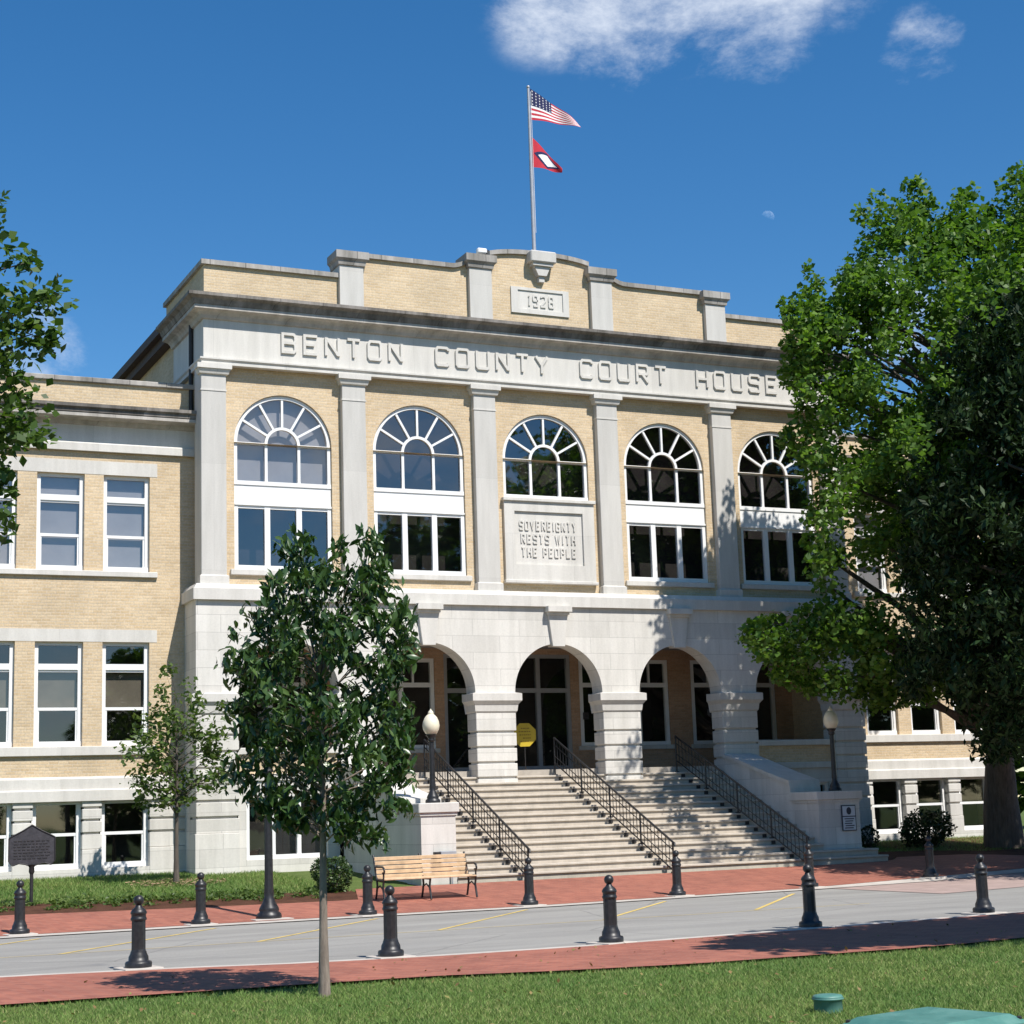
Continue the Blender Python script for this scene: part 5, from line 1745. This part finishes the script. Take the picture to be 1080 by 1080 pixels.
DRK_SHADE_CLUMPS = [(-1.9, 3.1, 7.8), (-1.5, 0.2, 9.8), (-3.1, -1.2, 9.8), (-1.1, -1.4, 12.7), (0.4, 4.0, 12.4), (-1.2, 0.8, 11.0), (-2.0, 3.2, 7.1), (-2.3, 0.9, 10.1), (-1.3, -1.6, 12.2), (1.2, 5.6, 13.0), (-3.0, 0.4, 10.8), (-1.3, -1.9, 12.0), (0.9, 3.1, 13.3), (1.4, 5.5, 10.8), (-0.4, 2.5, 12.9), (-1.2, 0.0, 12.3), (-3.3, -0.3, 8.5), (-1.9, -0.4, 11.4), (-1.8, -2.0, 12.8), (-4.8, -1.2, 9.9), (-1.6, 1.0, 12.5), (-2.2, -1.0, 10.6), (-0.7, -0.7, 13.1), (-2.6, -2.8, 12.5), (1.9, 3.8, 13.8), (-1.7, -2.7, 12.2), (-1.2, 2.2, 11.6), (-2.6, -0.2, 10.7), (1.4, 5.9, 11.6), (0.2, 6.1, 9.1), (-2.1, 3.5, 6.7), (0.6, 6.7, 8.2), (-2.6, 2.6, 9.2), (-3.2, 2.2, 8.7), (1.0, 7.5, 9.0), (-2.1, -2.2, 10.6), (-3.6, -0.3, 10.4), (-0.7, -3.0, 11.7), (1.0, 6.8, 9.9), (0.9, 5.6, 8.6), (-1.9, -2.3, 11.6), (-2.7, -1.1, 11.3), (0.0, 3.2, 12.7), (-3.9, -0.6, 8.1), (1.3, 3.0, 13.3), (1.9, 1.8, 13.8), (-2.8, 1.9, 5.2), (-3.6, 2.3, 4.9), (1.7, 3.9, 11.9), (-3.3, 2.5, 4.8), (-2.2, 1.4, 9.1), (-3.4, 1.4, 9.0), (0.5, 6.7, 6.8), (0.3, 6.6, 7.3), (-3.0, -0.7, 10.7), (-1.3, 3.1, 10.6), (-3.4, -0.1, 10.4), (-1.6, 1.5, 11.9), (-2.8, 0.0, 7.9), (-2.3, -1.0, 10.4), (-1.8, -1.3, 12.2), (1.0, 6.3, 10.9), (0.4, 3.7, 12.7), (0.8, 7.4, 9.2), (-2.0, -0.6, 9.9), (-1.4, -1.7, 10.0), (2.0, 2.5, 12.8), (-2.1, 2.1, 8.3), (1.1, 2.3, 13.1), (-2.2, 2.3, 4.6), (0.3, 3.1, 12.4), (1.2, 3.3, 11.5), (0.4, 6.5, 10.0), (1.0, 6.4, 10.4), (-2.4, -0.2, 10.1), (-2.6, -1.5, 10.5), (0.3, 3.5, 13.2), (-2.7, -1.1, 11.1), (1.3, 3.0, 14.4), (-2.8, 2.0, 8.3), (0.1, 1.9, 13.9), (0.5, 3.6, 13.4), (-3.1, -1.2, 12.4), (-0.6, -0.2, 12.3), (-1.1, 1.4, 10.8), (-1.9, 0.1, 9.5), (1.1, 5.3, 11.9), (-1.3, -1.3, 11.6), (0.5, 4.7, 11.1), (-3.5, 1.2, 7.4), (1.2, 3.6, 13.8), (-0.3, 3.6, 11.5), (1.7, 2.4, 14.2), (0.4, 7.1, 8.0), (-1.5, 2.4, 8.9)]
build_tree('maple_tree', (20.5, -3.1, .53), MAP, 1500, 90, 3.8, .14, M['leaf_maple'], M['bark'], .42, 2.9, 3,
           'tall light green maple in front of the right end of the building', cl_r=(.30, .60), aspect=.85, droop=.1, limbs=140, kd=1.35, offset=(-1.5, -3.5), open_sun=True, shade_clumps=MAP_SHADE_CLUMPS,
           gaps=((-2.9, 12.5, .8), (-3.4, 11.7, .5), (-4.1, 10.4, .6), (-4.2, 6.7, .8), (-3.2, 6.5, .75), (-3.1, 5.1, .55), (-4.7, 8.0, .5), (-3.9, 8.4, .5), (-1.6, 14.6, .45), (-4.6, 12.4, .4)))
DRK = [(0.49, 14.18), (-0.88, 13.99), (-1.58, 13.67), (-2.3, 13.0), (-2.94, 12.56), (-3.32, 11.42), (-3.67, 10.3), (-4.1, 9.19), (-4.42, 7.86), (-4.65, 6.99), (-4.43, 6.1), (-4.74, 4.81), (-4.48, 3.94), (-3.97, 4.14), (-3.7, 3.49), (-3.24, 3.9), (-2.9, 2.83), (-2.49, 2.6), (-0.59, 2.33), (2, 2.6), (4.2, 4.2), (4.8, 8), (3.8, 11.6), (2, 13.6)]
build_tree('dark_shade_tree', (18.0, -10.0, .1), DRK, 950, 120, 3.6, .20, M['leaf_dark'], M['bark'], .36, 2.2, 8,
           'dark drooping-leaved tree at the right edge of the photo', cl_r=(.40, .70), aspect=.34, droop=.9, limbs=60, kd=2.0, open_sun=True, shade_clumps=DRK_SHADE_CLUMPS)
LFT = [(2.6, 11.2), (3.02, 10.76), (3.16, 10.33), (3.58, 9.67), (3.97, 9.56), (3.89, 9.16), (3.8, 8.82), (3.9, 8.6), (3.67, 8.33), (3.4, 8.48), (3.81, 7.91), (3.78, 7.5), (3.75, 7.09), (3.49, 6.99), (3.08, 7.0), (3.25, 6.2), (3.25, 5.75), (2.6, 5.6), (0, 5.2), (-2.5, 6), (-4, 8.5), (-3.2, 11.5), (0, 13), (1.8, 12.3)]
build_tree('shade_tree', (-10.0, -14.0, .1), LFT, 640, 44, 2.8, .14, M['leaf_left'], M['bark'], .24, 2.6, 21,
           'green leafy tree whose branches reach in at the left edge', cl_r=(.22, .42), aspect=.7, droop=.15, limbs=70, kd=.9)
# the tree outside the frame whose shade lies on the path at right
OFF = [(-4.6, 7.2), (-3.4, 6.5), (0, 6.2), (3.4, 6.5), (4.6, 7.4), (3.4, 8.6), (0, 9.0), (-3.2, 8.5)]
build_tree('maple_tree', (7.0, -25.7, .06), OFF, 330, 50, 1.7, .22, M['leaf_maple'], M['bark'], .22, 3.4, 31,
           'maple outside the right edge that shades the brick path', cl_r=(.5, .8), aspect=.8, limbs=30).rotation_euler = (0, 0, R_(25))
OF2 = [(-5.5, 2.0), (-3, 1.2), (3, 1.2), (5.4, 2.2), (5.6, 8), (5.2, 13), (3.6, 17.5), (0, 19.5), (-3.2, 17), (-5, 12)]
o2 = build_tree('park_tree', (14.0, -72.0, .05), OF2, 460, 40, 4.2, .46, M['leaf_maple'], M['bark'], .34, 3.0, 33,
                'park tree behind the viewer, mirrored in the windows', 'trees of the square', cl_r=(.8, 1.4), aspect=.8, limbs=30)
o2.scale = (.8, .8, .62)
for k, (x, y, s) in enumerate(((24, -66, .85), (33, -68, 1.2), (42, -64, 1.4), (53, -64, 1.45), (64, -60, 1.4), (4, -78, .5), (-6, -74, .45), (-16, -76, .55), (76, -52, 1.3), (-28, -70, .6))):
    c = copy_tree(o2); c.location = (x, y, 0); c.scale = (s * 1.2, s * 1.2, s); c.rotation_euler = (0, 0, k * 1.3)
    tag(c, 'park tree behind the viewer, mirrored in the windows', None, 'trees of the square')
c = copy_tree(o2); c.location = (33, 9, .7); c.scale = (.75, .75, .6)
tag(c, 'background tree beyond the end of the right wing')


def shrub(name, x, y, r, h, label, mat, leaf, n_, seed, group=None):
    rg = np.random.default_rng(seed)
    t = empty(name, (x, y, zg(y)), label, 'shrub', group)
    q_ = rg.normal(0, 1, (n_, 3)); q_ /= np.linalg.norm(q_, axis=1)[:, None]
    rad = rg.uniform(.55, 1, n_) ** .5
    lump = 1 + .16 * np.sin(q_[:, 0] * 5 + seed) * np.cos(q_[:, 1] * 4 + q_[:, 2] * 3)
    p = q_ * (rad * lump)[:, None] * np.array([r, r, h / 2]) + np.array([0, 0, h * .5])
    p = p[p[:, 2] > -.02]
    v, f = leaves(p, leaf, .55, rg, 0, .6)
    arr_mesh('foliage', v, f, mat, t)
    q = MB()
    for k in range(7):
        a_ = 2 * math.pi * k / 7 + seed
        q.tube([(.03 * math.cos(a_), .03 * math.sin(a_), -.05), (.35 * r * math.cos(a_), .35 * r * math.sin(a_), h * .4), (.6 * r * math.cos(a_ + .2), .6 * r * math.sin(a_ + .2), h * .75)], [.018, .012, .005], 5)
    q.build('stems', M['bark'], t)
    return t


shrub('round_shrub', .95, -5.55, .42, .72, 'clipped green shrub behind the bench left end', M['leaf_shrub'], .06, 2600, 2)
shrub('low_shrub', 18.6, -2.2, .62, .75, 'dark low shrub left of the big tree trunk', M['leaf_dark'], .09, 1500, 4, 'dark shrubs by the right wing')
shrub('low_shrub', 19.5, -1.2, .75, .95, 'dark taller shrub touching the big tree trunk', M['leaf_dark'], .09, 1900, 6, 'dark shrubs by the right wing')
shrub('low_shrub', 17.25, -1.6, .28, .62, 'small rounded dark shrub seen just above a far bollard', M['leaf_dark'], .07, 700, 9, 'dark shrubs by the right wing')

# ground cover plants in the left bed: many small tufts, one object
rg = np.random.default_rng(77)
pts = []
for k in range(120):
    x = rg.uniform(-8.5, 1.0); y = MU_L(x) + .45 + 1.2 * rg.uniform(0, 1) ** .6
    r = rg.uniform(.08, .22)
    n_ = int(60 * r / .15)
    q_ = rg.normal(0, 1, (n_, 3)) * np.array([r * .5, r * .5, r * .35]); q_[:, 2] = np.abs(q_[:, 2])
    pts.append(q_ + np.array([x, y, zg(y)]))
v, f = leaves(np.concatenate(pts), .07, .45, rg, 0, .4)
tag(arr_mesh('ground_cover', v, f, M['leaf_sapling']), 'low leafy ground cover along the left lawn bed', 'plants', None, 'stuff')
# leaf litter and bark chips round the sapling
q = MB()
for k in range(500):
    a_, r = rg.uniform(0, 6.28), .9 * math.sqrt(rg.uniform(0, 1))
    x, y = -1.42 + r * math.cos(a_) * 1.2, -2.06 + r * math.sin(a_)
    w_ = rg.uniform(.02, .05); b_ = rg.uniform(0, 6.28)
    z = zg(y) + rg.uniform(.01, .06)
    q.add([(x - w_ * math.cos(b_), y - w_ * math.sin(b_), z), (x + w_ * math.sin(b_), y - w_ * math.cos(b_), z + .01), (x + w_ * math.cos(b_), y + w_ * math.sin(b_), z), (x - w_ * math.sin(b_), y + w_ * math.cos(b_), z - .005)], [(0, 1, 2, 3)])
M['chips'] = simple('bark_chips', (0.33, 0.22, 0.14), 0.9, 0.2, var=0.3, scale=12)
tag(q.build('bark_chips', M['chips'], fix=False), 'pale bark chips around the sapling foot', 'mulch', None, 'stuff')

# a few fallen leaves on the near lawn and path
n_ = 420
x = rg.uniform(-9.5, 6.5, n_); y = rg.uniform(-27.5, -18.8, n_)
c3 = np.stack([x, y, np.interp(y, [a for a, b in PROF], [b for a, b in PROF]) + np.where(y < -21.3, .035, .018)], -1)
v, f = leaves(c3, .05, .65, rg, 0, 3.0)
M['dry_leaf'] = leaf_mat('dry_leaf', [(0, (0.16, 0.10, 0.04)), (0.6, (0.26, 0.18, 0.07)), (1, (0.20, 0.22, 0.06))], tmix=0.1)
tag(arr_mesh('fallen_leaves', v, f, M['dry_leaf']), 'scattered dry leaves on the near lawn and path', 'leaves', None, 'stuff')
